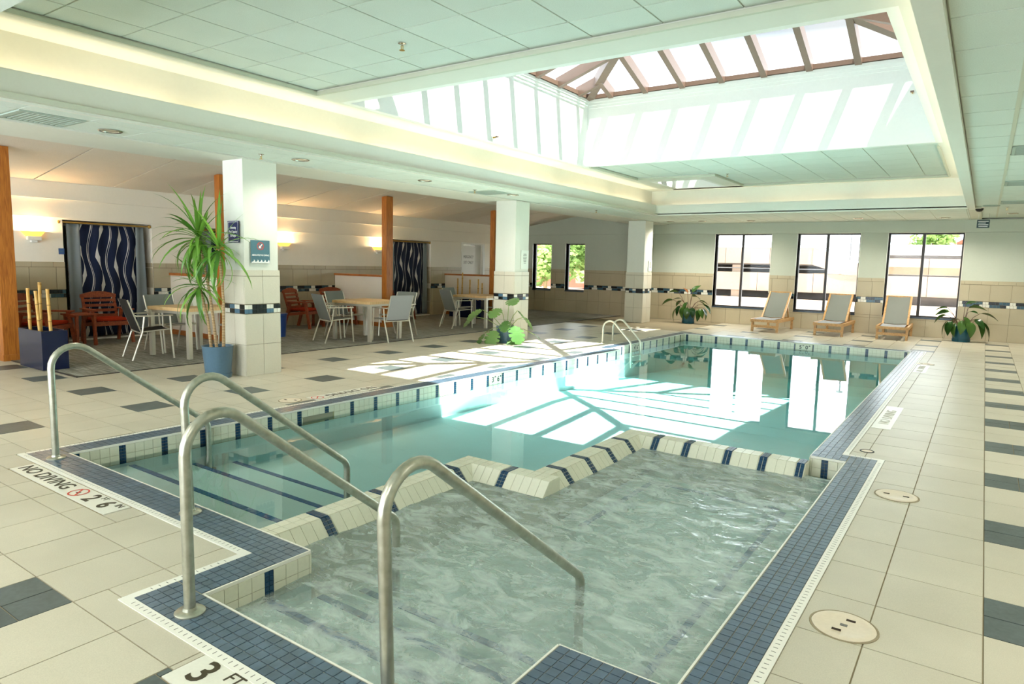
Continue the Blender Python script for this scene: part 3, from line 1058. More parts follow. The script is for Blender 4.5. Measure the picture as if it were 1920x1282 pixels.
# ---- skylights ---------------------------------------------------
def skylight(label, rect, ztop, m, xr, yr, spot):
    x0, y0, x1, y1 = rect
    root = thing('skylight', label, 'skylight', (0, 0, 0))
    t = 0.08
    for nm, bx in (('well_wall', (x0 - t, y0 - t, x0, y1 + t)), ('well_wall', (x1, y0 - t, x1 + t, y1 + t)), ('well_wall', (x0, y0 - t, x1, y0)), ('well_wall', (x0, y1, x1, y1 + t))):
        boxo(nm, bx[0], bx[1], ZT, bx[2], bx[3], ztop, M['paint_well'], root)
    # stepped moulding under the glass
    zm = ztop - 0.16
    q = B()
    for k in range(3):
        za, zb, dd = zm + 0.05 * k, zm + 0.05 * (k + 1), 0.012 + 0.010 * k
        for bx in ((x0, y0, x0 + dd, y1), (x1 - dd, y0, x1, y1), (x0 + dd, y0, x1 - dd, y0 + dd), (x0 + dd, y1 - dd, x1 - dd, y1)):
            q.box(bx[0], bx[1], za, bx[2], bx[3], zb)
    q.obj('moulding', M['paint_well'], root)
    ax, ay = (x0 + x1) / 2, (y0 + y1) / 2
    hw, hd = (x1 - x0) / 2, (y1 - y0) / 2
    rise = min(hw, hd)
    ztip = ztop + m * rise
    # ridge ends
    if hd >= hw:
        ra, rb = (ax, y0 + rise), (ax, y1 - rise)
    else:
        ra, rb = (x0 + rise, ay), (x1 - rise, ay)
    # sill frame
    for bx in ((x0 - t, y0 - t, x0 + 0.05, y1 + t), (x1 - 0.05, y0 - t, x1 + t, y1 + t), (x0 + 0.05, y0 - t, x1 - 0.05, y0 + 0.05), (x0 + 0.05, y1 - 0.05, x1 - 0.05, y1 + t)):
        boxo('sill_frame', bx[0], bx[1], ztop, bx[2], bx[3], ztop + 0.07, M['bronze'], root)
    zb = ztop + 0.035
    def hip_z(x, y):
        return zb + m * min(x - x0, x1 - x, y - y0, y1 - y)
    up = (0, 0, 1)
    cor = [(x0, y0), (x1, y0), (x1, y1), (x0, y1)]
    for c in cor:
        e = min((ra, rb), key=lambda p: (p[0] - c[0]) ** 2 + (p[1] - c[1]) ** 2)
        q = B(); q.bar((c[0], c[1], zb + 0.01), (e[0], e[1], ztip + 0.045), 0.14, 0.17); q.obj('hip_rafter', M['bronze'], root)
    q = B(); q.bar((ra[0], ra[1], ztip + 0.04), (rb[0] + 1e-3, rb[1] + 1e-3, ztip + 0.04), 0.10, 0.16); q.obj('ridge_beam', M['bronze'], root)
    def raft(p, q_):
        b = B(); b.bar(p, q_, 0.092, 0.16); b.obj('rafter', M['bronze'], root)
    for x in xr:
        s = min(x - x0, x1 - x, rise)
        raft((x, y1 - 0.02, zb + 0.01), (x, y1 - s, zb + m * s)); raft((x, y0 + 0.02, zb + 0.01), (x, y0 + s, zb + m * s))
    for y in yr:
        s = min(y - y0, y1 - y, rise)
        raft((x0 + 0.02, y, zb + 0.01), (x0 + s, y, zb + m * s)); raft((x1 - 0.02, y, zb + 0.01), (x1 - s, y, zb + m * s))
    # glass panes between the rafters
    zo = 0.085
    def pane(pts):
        q = B()
        n = len(pts)
        vs = [(a, b, hip_z(a, b) + zo) for a, b in pts]
        q.add(vs, [tuple(range(n))])
        q.obj('pane', M['sky_glass'], root)
    cuts = [x0] + sorted(xr) + [x1]
    for a, b in zip(cuts[:-1], cuts[1:]):
        mid = sorted(set([a, b] + [v for v in (ra[0], rb[0]) if a < v < b]))
        for sgn, ye in ((1, y0), (-1, y1)):
            top = [(v, ye + sgn * min(v - x0, x1 - v, rise)) for v in mid]
            pts = [(a, ye), (b, ye)] + [p for p in top[::-1]]
            out = []
            for p in pts:
                if not out or (abs(p[0] - out[-1][0]) + abs(p[1] - out[-1][1])) > 1e-5: out.append(p)
            if abs(out[0][0] - out[-1][0]) + abs(out[0][1] - out[-1][1]) < 1e-5: out.pop()
            if len(out) >= 3: pane(out)
    cuts = [y0] + sorted(yr) + [y1]
    for a, b in zip(cuts[:-1], cuts[1:]):
        mid = sorted(set([a, b] + [v for v in (ra[1], rb[1]) if a < v < b]))
        for sgn, xe in ((1, x0), (-1, x1)):
            top = [(xe + sgn * min(v - y0, y1 - v, rise), v) for v in mid]
            pts = [(xe, a), (xe, b)] + [p for p in top[::-1]]
            out = []
            for p in pts:
                if not out or (abs(p[0] - out[-1][0]) + abs(p[1] - out[-1][1])) > 1e-5: out.append(p)
            if abs(out[0][0] - out[-1][0]) + abs(out[0][1] - out[-1][1]) < 1e-5: out.pop()
            if len(out) >= 3: pane(out)
    return root
skylight('large hipped glass skylight in a white well above the pool', WELL, 4.49, 0.35, [-5.72 + 0.66 * k for k in range(8)], [6.62 + 0.685 * k for k in range(7)], None)
skylight('small far skylight well in the ceiling near the corner column', WELL2, 4.3, 0.35, [-5.45], [14.2, 14.65], None)

# ================================================================== POOL AND HOT TUB
pool = thing('swimming_pool', 'long tiled indoor swimming pool with dark blue mosaic coping and aqua water', 'pool')
tub = thing('hot_tub', 'tiled hot tub of bubbling water in the foreground, walled off from the pool', 'hot tub')
WZ0 = -0.13
WT, MS = 0.0708, 0.0255
def edge_frame(p0, p1):
    d = Vector((p1[0] - p0[0], p1[1] - p0[1], 0))
    L = d.length
    d.normalize()
    return d, L, math.atan2(d.y, d.x) - PI / 2

def tiled_edge(root, p0, p1, nrm, first, holes=(), depth=-0.85, nlim=75, slim=0, marks=()):
    """pool wall from p0 to p1: two rows of cream tiles, mosaic strips every third of a metre, white nosing; nrm points into the water"""
    d, L, rz = edge_frame(p0, p1)
    n = Vector((nrm[0], nrm[1], 0)).normalized()
    o = Vector((p0[0], p0[1], 0))
    # plaster + grout backing
    for nm, za, zb, mt, off in (('tile_bed', -0.165, 0.0, 'pool_grout', 0.004), ('basin_wall', depth, -0.165, 'plaster', 0.006)):
        b = B()
        hs = holes if nm == 'tile_bed' else ()
        for s0, z0, s1, z1 in rect_minus([(0, za, L, zb)], hs):
            vs = []
            for z in (z0, z1):
                for s, t in ((s0, -0.02), (s1, -0.02), (s1, off), (s0, off)):
                    q = o + d * s + n * t
                    vs.append((q.x, q.y, z))
            b.add(vs, [(0, 3, 2, 1), (4, 5, 6, 7), (0, 1, 5, 4), (1, 2, 6, 5), (2, 3, 7, 6), (3, 0, 4, 7)])
        b.obj(nm, M[mt], root)
    big, small = [], []
    def put(lst, s0, z0, s1, z1, mt, t):
        for a, b_, c, e in rect_minus([(max(0, s0), z0, min(L, s1), z1)], list(holes) + list(marks)):
            if c - a < 0.012 or e - b_ < 0.012: continue
            q = o + d * ((a + c) / 2) + n * (t / 2 + 0.003)
            lst.append(((q.x, q.y, (b_ + e) / 2), (t, c - a - 0.003, e - b_ - 0.003), M[mt], rz))
    s = first - 0.333 * math.ceil((first + 0.4) / 0.333)
    while s < L:
        for r in range(6):
            for c in range(2):
                put(small, s - 0.025 + 0.025 * c, -0.012 - MS * (r + 1), s + 0.025 * c, -0.012 - MS * r, 'strip_blue', 0.008)
        for k in range(4):
            for r in range(2):
                put(big, s + 0.025 + WT * k, -0.012 - 0.0735 * (r + 1), s + 0.025 + WT * (k + 1), -0.012 - 0.0735 * r, 'cream', 0.008)
        s += 0.333
    pieces('wall_tile', big, root, nlim)
    pieces('strip_tile', small, root, slim, 'strip_mosaic' if not slim else None)
    q = o + d * (L / 2) + n * 0.002
    b = B(); b.box(-0.004, -L / 2, -0.012, 0.005, L / 2, 0.0045)
    t = b.obj('edge_trim', M['trim_white'], root, (q.x, q.y, 0))
    t.rotation_euler = (0, 0, rz)

JOG = (-0.78, 5.78)
SK = (2.08, -0.152, 2.46, -0.08)            # skimmer mouth in (s, z) on the left wall
tiled_edge(pool, (XL0, 2.145), (XL1, 11.0), (1, 0), 0.377, holes=[SK], nlim=170, marks=[(5.07, -0.15, 5.36, -0.02)])
tiled_edge(pool, (-5.52, 11.0), (-5.52, YF), (1, 0), 0.2, nlim=0, marks=[(1.03, -0.15, 1.32, -0.02)])
tiled_edge(pool, (-1.04, YF), (-5.52, YF), (0, -1), 0.08, nlim=0, marks=[(1.74, -0.15, 2.08, -0.02)])
tiled_edge(pool, (-1.04, 5.78), (-1.04, YF), (-1, 0), 0.2, nlim=0)
tiled_edge(pool, (-3.27, 2.145), (XL0, 2.145), (0, 1), 0.2, nlim=0)
tiled_edge(pool, (-5.52, 11.0), (XL1, 11.0), (0, 1), 0.1, nlim=0)
tiled_edge(tub, (-2.74, 1.56), (-2.74, 2.145), (1, 0), 0.335, nlim=20, slim=14)
tiled_edge(tub, (-1.26, 1.56), (-2.74, 1.56), (0, 1), 0.2, nlim=0)
tiled_edge(tub, (-1.26, 2.18), (-1.26, 1.56), (-1, 0), 0.2, nlim=0)
tiled_edge(tub, (-0.78, 2.18), (-1.26, 2.18), (0, 1), 0.2, nlim=0)
tiled_edge(tub, (-0.78, 5.78), (-0.78, 2.18), (-1, 0), 0.2, nlim=0)
tiled_edge(tub, (-0.78, JOG[1]), (-1.04, JOG[1]), (0, -1), 0.15, nlim=12, slim=12)
tiled_edge(tub, (-2.74, 2.145), (-3.27, 2.145), (0, 1), 0.2, nlim=0)
# skimmer throat
dk, Lk, rzk = edge_frame((XL0, 2.145), (XL1, 11.0))
b = B()
b.box(-0.30, 0, -0.16, -0.28, 0.38, -0.07); b.box(-0.30, -0.02, -0.16, -0.0, 0, -0.07); b.box(-0.30, 0.38, -0.16, 0, 0.40, -0.07)
b.box(-0.30, 0, -0.08, -0.0, 0.38, -0.07); b.box(-0.30, 0, -0.20, 0.0, 0.38, -0.19)
p_ = Vector((XL0, 2.145, 0)) + dk * 2.08
t = b.obj('skimmer_mouth', M['plaster'], pool, p_)
t.rotation_euler = (0, 0, rzk)

# floors and steps (depths as they look through the still water)
def slope_floor(root, pts, th=0.06):
    q = B()
    n = len(pts)
    q.add([(x, y, z - th) for x, y, z in pts] + [(x, y, z) for x, y, z in pts], [tuple(range(n))[::-1], tuple(range(n, 2 * n))] + [(i, (i + 1) % n, n + (i + 1) % n, n + i) for i in range(n)])
    return q.obj('basin_floor', M['plaster'], root)
def slabp(root, name, pts, z, mat='plaster', th=0.06):
    q = B(); q.prism(pts, z - th, z)
    return q.obj(name, M[mat], root)
slope_floor(pool, [(-5.62, 2.1, -0.43), (-3.2, 2.1, -0.43), (-3.15, 4.15, -0.43), (-2.55, 4.15, -0.43), (-2.55, 5.8, -0.43), (-1.0, 5.8, -0.43), (-1.0, 8.0, -0.43), (-5.62, 8.0, -0.43)])
slope_floor(pool, [(-5.62, 8.0, -0.43), (-1.0, 8.0, -0.43), (-1.0, 14.85, -0.78), (-5.62, 14.85, -0.78)])
def steps(root, x0, x1, lst, sign=1):
    for (ya, yb_, z) in lst:
        q = B(); q.box(x0, ya, -0.62, x1, yb_, z)
        q.obj('step', M['plaster'], root)
        it = []
        n = int((x1 - x0) / 0.052)
        for k in range(n):
            it.append(((x0 + 0.01 + 0.052 * (k + 0.5), yb_ - 0.019, z + 0.002), (0.048, 0.042, 0.008), M['nosing_blue'], 0))
        pieces('nosing_tile', it, root, 40)
steps(pool, -5.53, -3.2, [(2.15, 2.60, -0.19), (2.60, 3.12, -0.30), (3.12, 3.50, -0.37)])
steps(tub, -2.73, -1.27, [(1.565, 1.90, -0.165), (1.90, 2.21, -0.26), (2.21, 2.50, -0.34)])
slabp(tub, 'basin_floor', [(-3.15, 1.5), (-0.75, 1.5), (-0.75, 5.85), (-2.60, 5.85), (-2.60, 4.05), (-3.15, 4.05)], -0.50)
for nm, pts, line in (('bench', [(-1.13, 2.3), (-0.785, 2.3), (-0.785, 5.775), (-1.13, 5.775)], ((-1.12, 2.3), (-1.12, 5.35))),
                      ('bench', [(-2.48, 4.0), (-2.20, 4.0), (-2.20, 5.70), (-2.48, 5.70)], ((-2.22, 4.1), (-2.22, 5.35))),
                      ('bench', [(-2.20, 5.34), (-1.13, 5.34), (-1.13, 5.70), (-2.20, 5.70)], ((-2.2, 5.36), (-1.12, 5.36)))):
    q = B(); q.prism(pts, -0.6, -0.36); q.obj(nm, M['plaster'], tub)
    d, L, rz = edge_frame(*line)
    it = []
    for k in range(int(L / 0.052)):
        c = Vector((line[0][0], line[0][1], -0.358)) + d * (0.052 * (k + 0.5))
        it.append((tuple(c), (0.042, 0.048, 0.008), M['nosing_blue'], rz))
    pieces('nosing_tile', it, tub, 25)

# coping of blue mosaics + white slotted gutter
MP = 0.0495
def mosaics(lst, p0, p1, inward, cols=4, n0=0):
    """rows of mosaics beside the edge p0-p1; inward = unit vector pointing away from the water"""
    d, L, rz = edge_frame(p0, p1)
    w_ = Vector((inward[0], inward[1], 0))
    n = max(1, round(L / MP))
    st = L / n
    for i in range(n):
        for c in range(cols):
            q = Vector((p0[0], p0[1], 0)) + d * (st * (i + 0.5)) + w_ * (0.006 + MP * (c + 0.5) * 0.975)
            lst.append(((q.x, q.y, random.uniform(-0.0008, 0.0004)), (MP * 0.975 - 0.004, st - 0.004, 0.012), M['mosaic'], rz))
def bed(root, p0, p1, inward, width):
    d, L, rz = edge_frame(p0, p1)
    w_ = Vector((inward[0], inward[1], 0)) * (width / 2)
    q = Vector((p0[0], p0[1], 0)) + d * (L / 2) + w_
    b = B(); b.box(-width / 2, -L / 2, -0.16, width / 2, L / 2, 0.002)
    t = b.obj('coping_bed', M['mosaic_grout'], root, q)
    t.rotation_euler = (0, 0, rz)
def gutter(root, p0, p1, inward):
    d, L, rz = edge_frame(p0, p1)
    q = Vector((p0[0], p0[1], 0)) + d * (L / 2) + Vector((inward[0], inward[1], 0)) * (CO + 0.023)
    b = B(); b.box(-0.023, -L / 2, -0.03, 0.023, L / 2, 0.005)
    n = int(L / 0.034)
    k = B()
    for i in range(2, n - 2):
        y = -L / 2 + L * (i + 0.5) / n
        k.box(-0.010, y - 0.0016, 0.0045, 0.008, y + 0.0016, 0.0056)
    t = b.obj('gutter_strip', M['trim_white'], root, q); t.rotation_euler = (0, 0, rz)
    t2 = k.obj('gutter_slot', M['ink_grey'], root, q); t2.rotation_euler = (0, 0, rz); t2['kind'] = 'stuff'
pm, tm = [], []
nx = Vector((-dk.y, dk.x, 0))
for root, lst, p0, p1, iw, wd, gut in (
        (pool, pm, (XL0, 2.145), (XL1, 11.0), (nx.x, nx.y), CO, ((XL0, 2.145 - CO), (XL1, 11.0))),
        (pool, pm, (-5.52, 11.0), (-5.52, YF + CO), (-1, 0), CO, ((-5.52, 11.0), (-5.52, YF + CO))),
        (pool, pm, (-1.04, YF), (-5.52, YF), (0, 1), CO, ((-0.80, YF), (-5.76, YF))),
        (pool, pm, (-1.04, 5.98), (-1.04, YF + CO), (1, 0), CO, ((-1.04, 6.026), (-1.04, YF + CO))),
        (pool, pm, (XL0 - 0.205, 2.145), (-2.94, 2.145), (0, -1), CO, ((XL0 - 0.25, 2.145), (-2.94, 2.145))),
        (tub, tm, (-2.94, 2.145), (-2.74, 2.145), (0, -1), CO, None),
        (tub, tm, (-2.74, 1.56), (-2.74, 1.945), (-1, 0), CO, ((-2.74, 1.36), (-2.74, 1.899))),
        (tub, tm, (-2.74 - CO, 1.56), (-1.26, 1.56), (0, -1), CO, ((-2.985, 1.56), (-1.26, 1.56))),
        (tub, tm, (-1.26, 1.36), (-1.26, 2.18), (1, 0), 0.48, None),
        (tub, tm, (-0.78, 1.36), (-0.78, 5.98), (1, 0), CO, ((-0.78, 1.2), (-0.78, 5.98))),
        (tub, tm, (-1.04, 5.78), (-0.78, 5.78), (0, 1), CO, ((-0.84, 5.78), (-0.534, 5.78)))):
    mosaics(lst, p0, p1, iw, 4 if wd == CO else 10)
    bed(root, p0, p1, iw, wd)
    if gut:
        gutter(root, gut[0], gut[1], iw)
pieces('coping_mosaic', pm, pool, 300)
pieces('coping_mosaic', tm, tub, 300)

# dividing wall between hot tub and pool: grouted core, flat top tiles, sloped face tiles, dark strips
ZD = -0.03
def divider_run(a0, a1, axis, outer, inner, sgn, strips):
    """axis 'y': run along y, outer/inner are x; axis 'x': run along x, outer/inner are y.  sgn: direction from inner edge into the tub"""
    sl, dz = 0.085, 0.10
    b = B()
    prof = [(outer, -0.65), (outer, ZD - 0.004), (inner, ZD - 0.004), (inner + sgn * sl, ZD - dz - 0.004), (inner + sgn * sl, -0.65)]
    b.prism(prof, a0, a1, axis='y' if axis == 'y' else 'x')
    b.obj('divider_core', M['cream'], tub)
    n = max(1, round((a1 - a0) / 0.071))
    st = (a1 - a0) / n
    wtop = abs(outer - inner) / 2
    ang = math.atan2(dz, sl)
    for i in range(n):
        ac = a0 + st * (i + 0.5)
        dark = any(abs(ac - s) < st * 0.5 for s in strips)
        for j in range(2):
            q = outer + (inner - outer) * (j + 0.5) / 2
            subs = [(0, 0)] if not dark else [(u, v) for u in (-0.25, 0.25) for v in (-0.33, 0, 0.33)]
            for u, v in subs:
                mt = M['cream'] if not dark else M['strip_blue']
                ka, kw = (1, 1) if not dark else (0.5, 0.33)
                aa, qq = ac + u * st * (1 if not dark else 0.75), q + v * wtop
                la = (st * ka - 0.003) if not dark else st * 0.34
                c = (qq, aa, ZD) if axis == 'y' else (aa, qq, ZD)
                s = (wtop * kw - 0.003, la, 0.008) if axis == 'y' else (la, wtop * kw - 0.003, 0.008)
                piece('divider_tile', mt, c, s, tub)
        Ls = math.hypot(sl, dz)
        subs = [(0, 1.0)] if not dark else [(k, 0.2) for k in (-0.4, -0.2, 0, 0.2, 0.4)]
        for k, fr in subs:
            for u in ((0,) if not dark else (-0.22, 0.22)):
                qq = inner + sgn * sl * (0.5 + k)
                zz = ZD - dz * (0.5 + k)
                aa = ac + u * st
                mt = M['cream'] if not dark else M['strip_blue']
                la = (st - 0.003) if not dark else st * 0.36
                c = (qq, aa, zz) if axis == 'y' else (aa, qq, zz)
                o = link('divider_tile', unit(mt), tub, c)
                if axis == 'y':
                    o.scale = (Ls * fr - 0.003, la, 0.008); o.rotation_euler = (0, sgn * ang, 0)
                else:
                    o.scale = (la, Ls * fr - 0.003, 0.008); o.rotation_euler = (-sgn * ang, 0, 0)
divider_run(2.15, 3.95, 'y', -3.25, -3.11, 1, [2.53, 3.04, 3.78])
divider_run(-3.25, -2.40, 'x', 4.09, 3.95, -1, [-2.82])
divider_run(4.09, 5.61, 'y', -2.62, -2.48, 1, [4.26, 4.60, 5.03, 5.37])
divider_run(-2.62, -1.04, 'x', 5.75, 5.61, -1, [-2.31, -1.99, -1.67, -1.35, -1.07])

# depth markings on the pool wall, lids and markings in the deck
def wallmark(s_, edge, n, a, b, z, texts):
    pass
for (p0, p1, nn, s0, s1, tx) in (((XL0, 2.145), (XL1, 11.0), (1, 0), 5.08, 5.35, '36'), ((-5.52, 11.0), (-5.52, YF), (1, 0), 1.04, 1.31, '46'), ((-1.04, YF), (-5.52, YF), (0, -1), 1.75, 2.07, '50')):
    d, L, rz = edge_frame(p0, p1)
    if nn == (0, -1):
        ex = Vector((1, 0, 0)); d = -ex
        c = Vector((p0[0] - (s0 + s1) / 2, p0[1], -0.085))
    else:
        ex = d
        c = Vector((p0[0], p0[1], -0.085)) + d * ((s0 + s1) / 2)
    nv = Vector((nn[0], nn[1], 0))
    b = B(); b.box(-0.005, -(s1 - s0) / 2, -0.065, 0.005, (s1 - s0) / 2, 0.065)
    t = b.obj('depth_marker', M['cream'], pool, c + nv * 0.005); t.rotation_euler = (0, 0, rz)
    t['label'] = 'cream depth marker reading %s FT %s IN' % (tx[0], tx[1])
    for ch, off, sz, dz in ((tx[0], -0.065, 0.105, 0.0), ('FT', -0.012, 0.03, 0.035), (tx[1], 0.055, 0.105, 0.0), ('IN', 0.108, 0.03, 0.035)):
        m4 = frame_m(c + nv * 0.0115 + ex * off + Vector((0, 0, dz)), ex, (0, 0, 1))
        m4 = t.matrix_basis.inverted() @ m4
        text_obj(ch, sz, M['ink_black'], t, m4, bold=0.002)
tag_n = 0
def deck_panel(name, label, rect, z=0.0):
    t = thing(name, label, 'pool marking', ((rect[0] + rect[2]) / 2, (rect[1] + rect[3]) / 2, 0))
    hx, hy = (rect[2] - rect[0]) / 2, (rect[3] - rect[1]) / 2
    q = B(); q.box(-hx, -hy, -0.006, hx, hy, 0.003)
    q.obj('panel', M['marker_tile'], t)
    return t
t = deck_panel('deck_marking', 'white floor panel reading NO DIVING 2 FT 6 IN beside the pool steps', (-5.45, 1.735, -4.065, 1.885))
Zt = 0.0042
def flat(x, y, ang=0.0):
    return Matrix.Translation((x, y, Zt)) @ Matrix.Rotation(ang, 4, 'Z')
text_obj('NO DIVING', 0.135, M['ink'], t, flat(-0.30, 0), width=0.70, bold=0.001)
text_obj('2', 0.15, M['ink'], t, flat(0.36, 0), bold=0.003)
text_obj('FT', 0.05, M['ink'], t, flat(0.44, 0.045))
text_obj('6', 0.15, M['ink'], t, flat(0.54, 0), bold=0.003)
text_obj('IN', 0.06, M['ink'], t, flat(0.63, 0.04))
def ring(parent, x, y, R, wd, mat, name='no_diving_symbol'):
    q = B()
    n = 28
    vs, fs = [], []
    for k in range(n):
        a = 2 * PI * k / n
        for r in (R - wd, R):
            vs.append((x + r * math.cos(a), y + r * math.sin(a), Zt + 0.0005))
    for k in range(n):
        j = (k + 1) % n
        fs.append((2 * k, 2 * k + 1, 2 * j + 1, 2 * j))
    q.add(vs, fs)
    q.bar((x - R * 0.66, y + R * 0.66, Zt + 0.0006), (x + R * 0.66, y - R * 0.66, Zt + 0.0006), wd, 0.0008)
    return q.obj(name, mat, parent)
ring(t, 0.19, 0.0, 0.062, 0.010, M['ink_red'])
q = B(); q.prism([(0.165, -0.01), (0.20, 0.012), (0.205, 0.004), (0.19, -0.012)], Zt, Zt + 0.0004); q.obj('diver_symbol', M['ink_black'], t)
t = deck_panel('deck_marking', 'white floor panel reading 3 FT at the near edge of the hot tub', (-2.295, 1.145, -1.31, 1.327))
text_obj('3', 0.17, M['ink'], t, flat(-0.395, 0.005), bold=0.002)
text_obj('FT', 0.075, M['ink'], t, flat(-0.265, 0.048))
text_obj('0', 0.17, M['ink'], t, flat(-0.12, 0.005), bold=0.003)
text_obj('IN', 0.075, M['ink'], t, flat(0.01, 0.045))
t = deck_panel('deck_marking', 'floor lettering reading NO DIVING upside down along the far left pool edge', (-5.93, 4.62, -5.755, 5.56))
text_obj('NO DIVING', 0.15, M['ink'], t, flat(0, 0.09, -PI / 2), width=0.70)
ring(t, 0.0, -0.39, 0.07, 0.012, M['ink_red'])
for rc, lb in (((-0.785, 7.25, -0.62, 8.55), 'white floor panel, lettering paled like glare, beside the right pool edge, nearer one'), ((-0.785, 11.8, -0.62, 12.85), 'white floor panel, lettering paled like glare, beside the right pool edge, farther one')):
    t = deck_panel('deck_marking', lb, rc)
    text_obj('NO DIVING', 0.13, M['ink_glare'], t, flat(0, 0, PI / 2), width=0.8)

def deck_lid(label, x, y, r, marks):
    t = thing('skimmer_lid', label, 'lid', (x, y, 0), 0, 'round skimmer lids in the deck')
    q = B(); q.lathe([(r + 0.010, 0.000), (r + 0.010, 0.0035), (r + 0.002, 0.0035), (r + 0.002, 0.0)], 40); q.obj('rim', M['grout'], t)
    q = B(); q.lathe([(r, -0.006), (r, 0.0045), (r * 0.9, 0.0065), (r * 0.74, 0.0065), (r * 0.72, 0.0055), (0.001, 0.0062)], 40); q.obj('cover', M['lid'], t, smooth=True)
    for sx_, sy_ in marks:
        q = B(); q.box(-0.018, -0.008, 0.006, 0.018, 0.008, 0.0078); q.obj('grip_slot', M['soil'], t, (sx_, sy_, 0))
    return t
deck_lid('large cream round skimmer lid in the right deck nearest the camera', -0.367, 3.04, 0.125, ((0.02, 0.055), (-0.02, -0.055)))
t_ = bpy.data.objects['skimmer_lid']
q = B(); q.box(-0.014, -0.010, 0.006, 0.014, 0.010, 0.0076); q.obj('badge', M['ink_grey'], t_)
deck_lid('cream round skimmer lid in the right deck, second from the camera', -0.365, 5.11, 0.125, ((-0.06, 0.0), (0.055, 0.0)))
deck_lid('pale round skimmer lid in the right deck far along by the glare-paled panel', -0.70, 13.0, 0.13, ((-0.05, 0.0), (0.05, 0.0)))
deck_lid('white round skimmer lid in the left deck beside the upside down lettering', -5.94, 4.42, 0.11, ((-0.05, -0.02), (0.05, 0.03)))
t = thing('deck_drain', 'small round drain ring in the deck by the hot tub corner', 'drain', (-0.69, 6.25, 0))
q = B(); q.lathe([(0.055, 0.0), (0.055, 0.005), (0.045, 0.005), (0.045, 0.0)], 24); q.obj('drain_ring', M['black'], t)
q = B(); q.lathe([(0.044, 0.0), (0.044, 0.003), (0.001, 0.003)], 24); q.obj('drain_cover', M['lid'], t)

# water
q = B()
q.prism([(XL0 - 0.004, 2.142), (-3.25, 2.142), (-3.25, 4.09), (-2.62, 4.09), (-2.62, 5.75), (-1.036, 5.75), (-1.036, YF + 0.003), (-5.523, YF + 0.003), (-5.523, 10.99), (XL1 - 0.002, 10.99)], -0.80, WZ0)
o = q.obj('pool_water', M['water'])
tag(o, 'still clear aqua water filling the long pool', 'water'); o['kind'] = 'stuff'
def spa_inside(x, y):
    if y < 2.145:
        return -2.74 < x < -1.26
    if y < 2.18 and x > -1.26:
        return False
    if x < -2.48:
        return y < 3.95
    return y < 5.61
st = 0.03
nxg, nyg = int(2.52 / st) + 1, int(4.26 / st) + 1
X0g, Y0g = -3.17, 1.53
vid = {}
q = B()
def hgt(x, y):
    v = Vector((x * 2.6, y * 2.6, 0))
    h = noise.noise(v) * 0.011 + noise.noise(v * 2.7 + Vector((3, 1, 0))) * 0.006 + noise.noise(v * 6.1) * 0.0028
    return WZ0 + 0.006 + h
def gv(i, j, top):
    k = (i, j, top)
    if k not in vid:
        x, y = X0g + i * st, Y0g + j * st
        vid[k] = len(q.v)
        q.v.append((x, y, hgt(x, y) if top else -0.515))
    return vid[k]
cells_ = set()
for i in range(nxg):
    for j in range(nyg):
        xc, yc = X0g + (i + 0.5) * st, Y0g + (j + 0.5) * st
        if any(spa_inside(xc + dx, yc + dy) for dx in (-0.045, 0.045, 0) for dy in (-0.045, 0.045, 0)) and xc < -0.765:
            cells_.add((i, j))
for i, j in cells_:
    q.f.append((gv(i, j, 1), gv(i + 1, j, 1), gv(i + 1, j + 1, 1), gv(i, j + 1, 1))); q.m.append(0)
    q.f.append((gv(i, j, 0), gv(i, j + 1, 0), gv(i + 1, j + 1, 0), gv(i + 1, j, 0))); q.m.append(0)
    for (di, dj), (a, b) in (((-1, 0), ((0, 1), (0, 0))), ((1, 0), ((1, 0), (1, 1))), ((0, -1), ((0, 0), (1, 0))), ((0, 1), ((1, 1), (0, 1)))):
        if (i + di, j + dj) not in cells_:
            q.f.append((gv(i + a[0], j + a[1], 1), gv(i + a[0], j + a[1], 0), gv(i + b[0], j + b[1], 0), gv(i + b[0], j + b[1], 1))); q.m.append(0)
o = q.obj('hot_tub_water', M['spa_water'], smooth=False)
for p in o.data.polygons:
    p.use_smooth = p.normal.z > 0.5
tag(o, 'churning pale green water filling the hot tub', 'water'); o['kind'] = 'stuff'

# ---- hand rails and ladder --------------------------------------
def hand_rail(label, x, pts, rad, foot=None):
    t = thing('hand_rail', label, 'handrail', (x, pts[0][0], 0), 0, 'steel hand rails at the pool and hot tub steps')
    y0 = pts[0][0]
    path = round_path([(0, y - y0, z) for y, z in pts], rad)
    q = B(); q.tube(path, 0.0235, 16); q.obj('rail_tube', M['steel'], t, smooth=True)
    q = B(); q.lathe([(0.062, 0.0), (0.062, 0.012), (0.055, 0.018), (0.030, 0.020), (0.027, 0.032)], 28); q.obj('flange', M['steel'], t, smooth=True)
    if foot:
        q = B(); q.lathe([(0.055, 0.0), (0.055, 0.010), (0.028, 0.016)], 24); q.obj('flange', M['steel'], t, (0, foot[0] - y0, foot[1]), smooth=True)
    return t
hand_rail('steel hand rail farthest left at the shallow pool steps', -5.47, [(2.03, 0.0), (2.03, 0.985), (3.215, 0.06), (3.215, -0.37)], [0.155, 0.10], (3.215, -0.37))
hand_rail('steel hand rail at the pool steps standing beside the hot tub corner', -3.70, [(2.05, 0.0), (2.025, 0.965), (3.235, 0.03), (3.235, -0.37)], [0.155, 0.10])
hand_rail('steel hand rail on the near left corner of the hot tub', -2.63, [(1.44, 0.0), (1.44, 1.005), (2.66, 0.04), (2.66, -0.5)], [0.155, 0.10])
hand_rail('steel hand rail nearest the camera, dipping into the middle of the hot tub', -1.57, [(1.55, 0.0), (1.52, 0.965), (2.915, -0.085), (2.915, -0.5)], [0.155, 0.10])

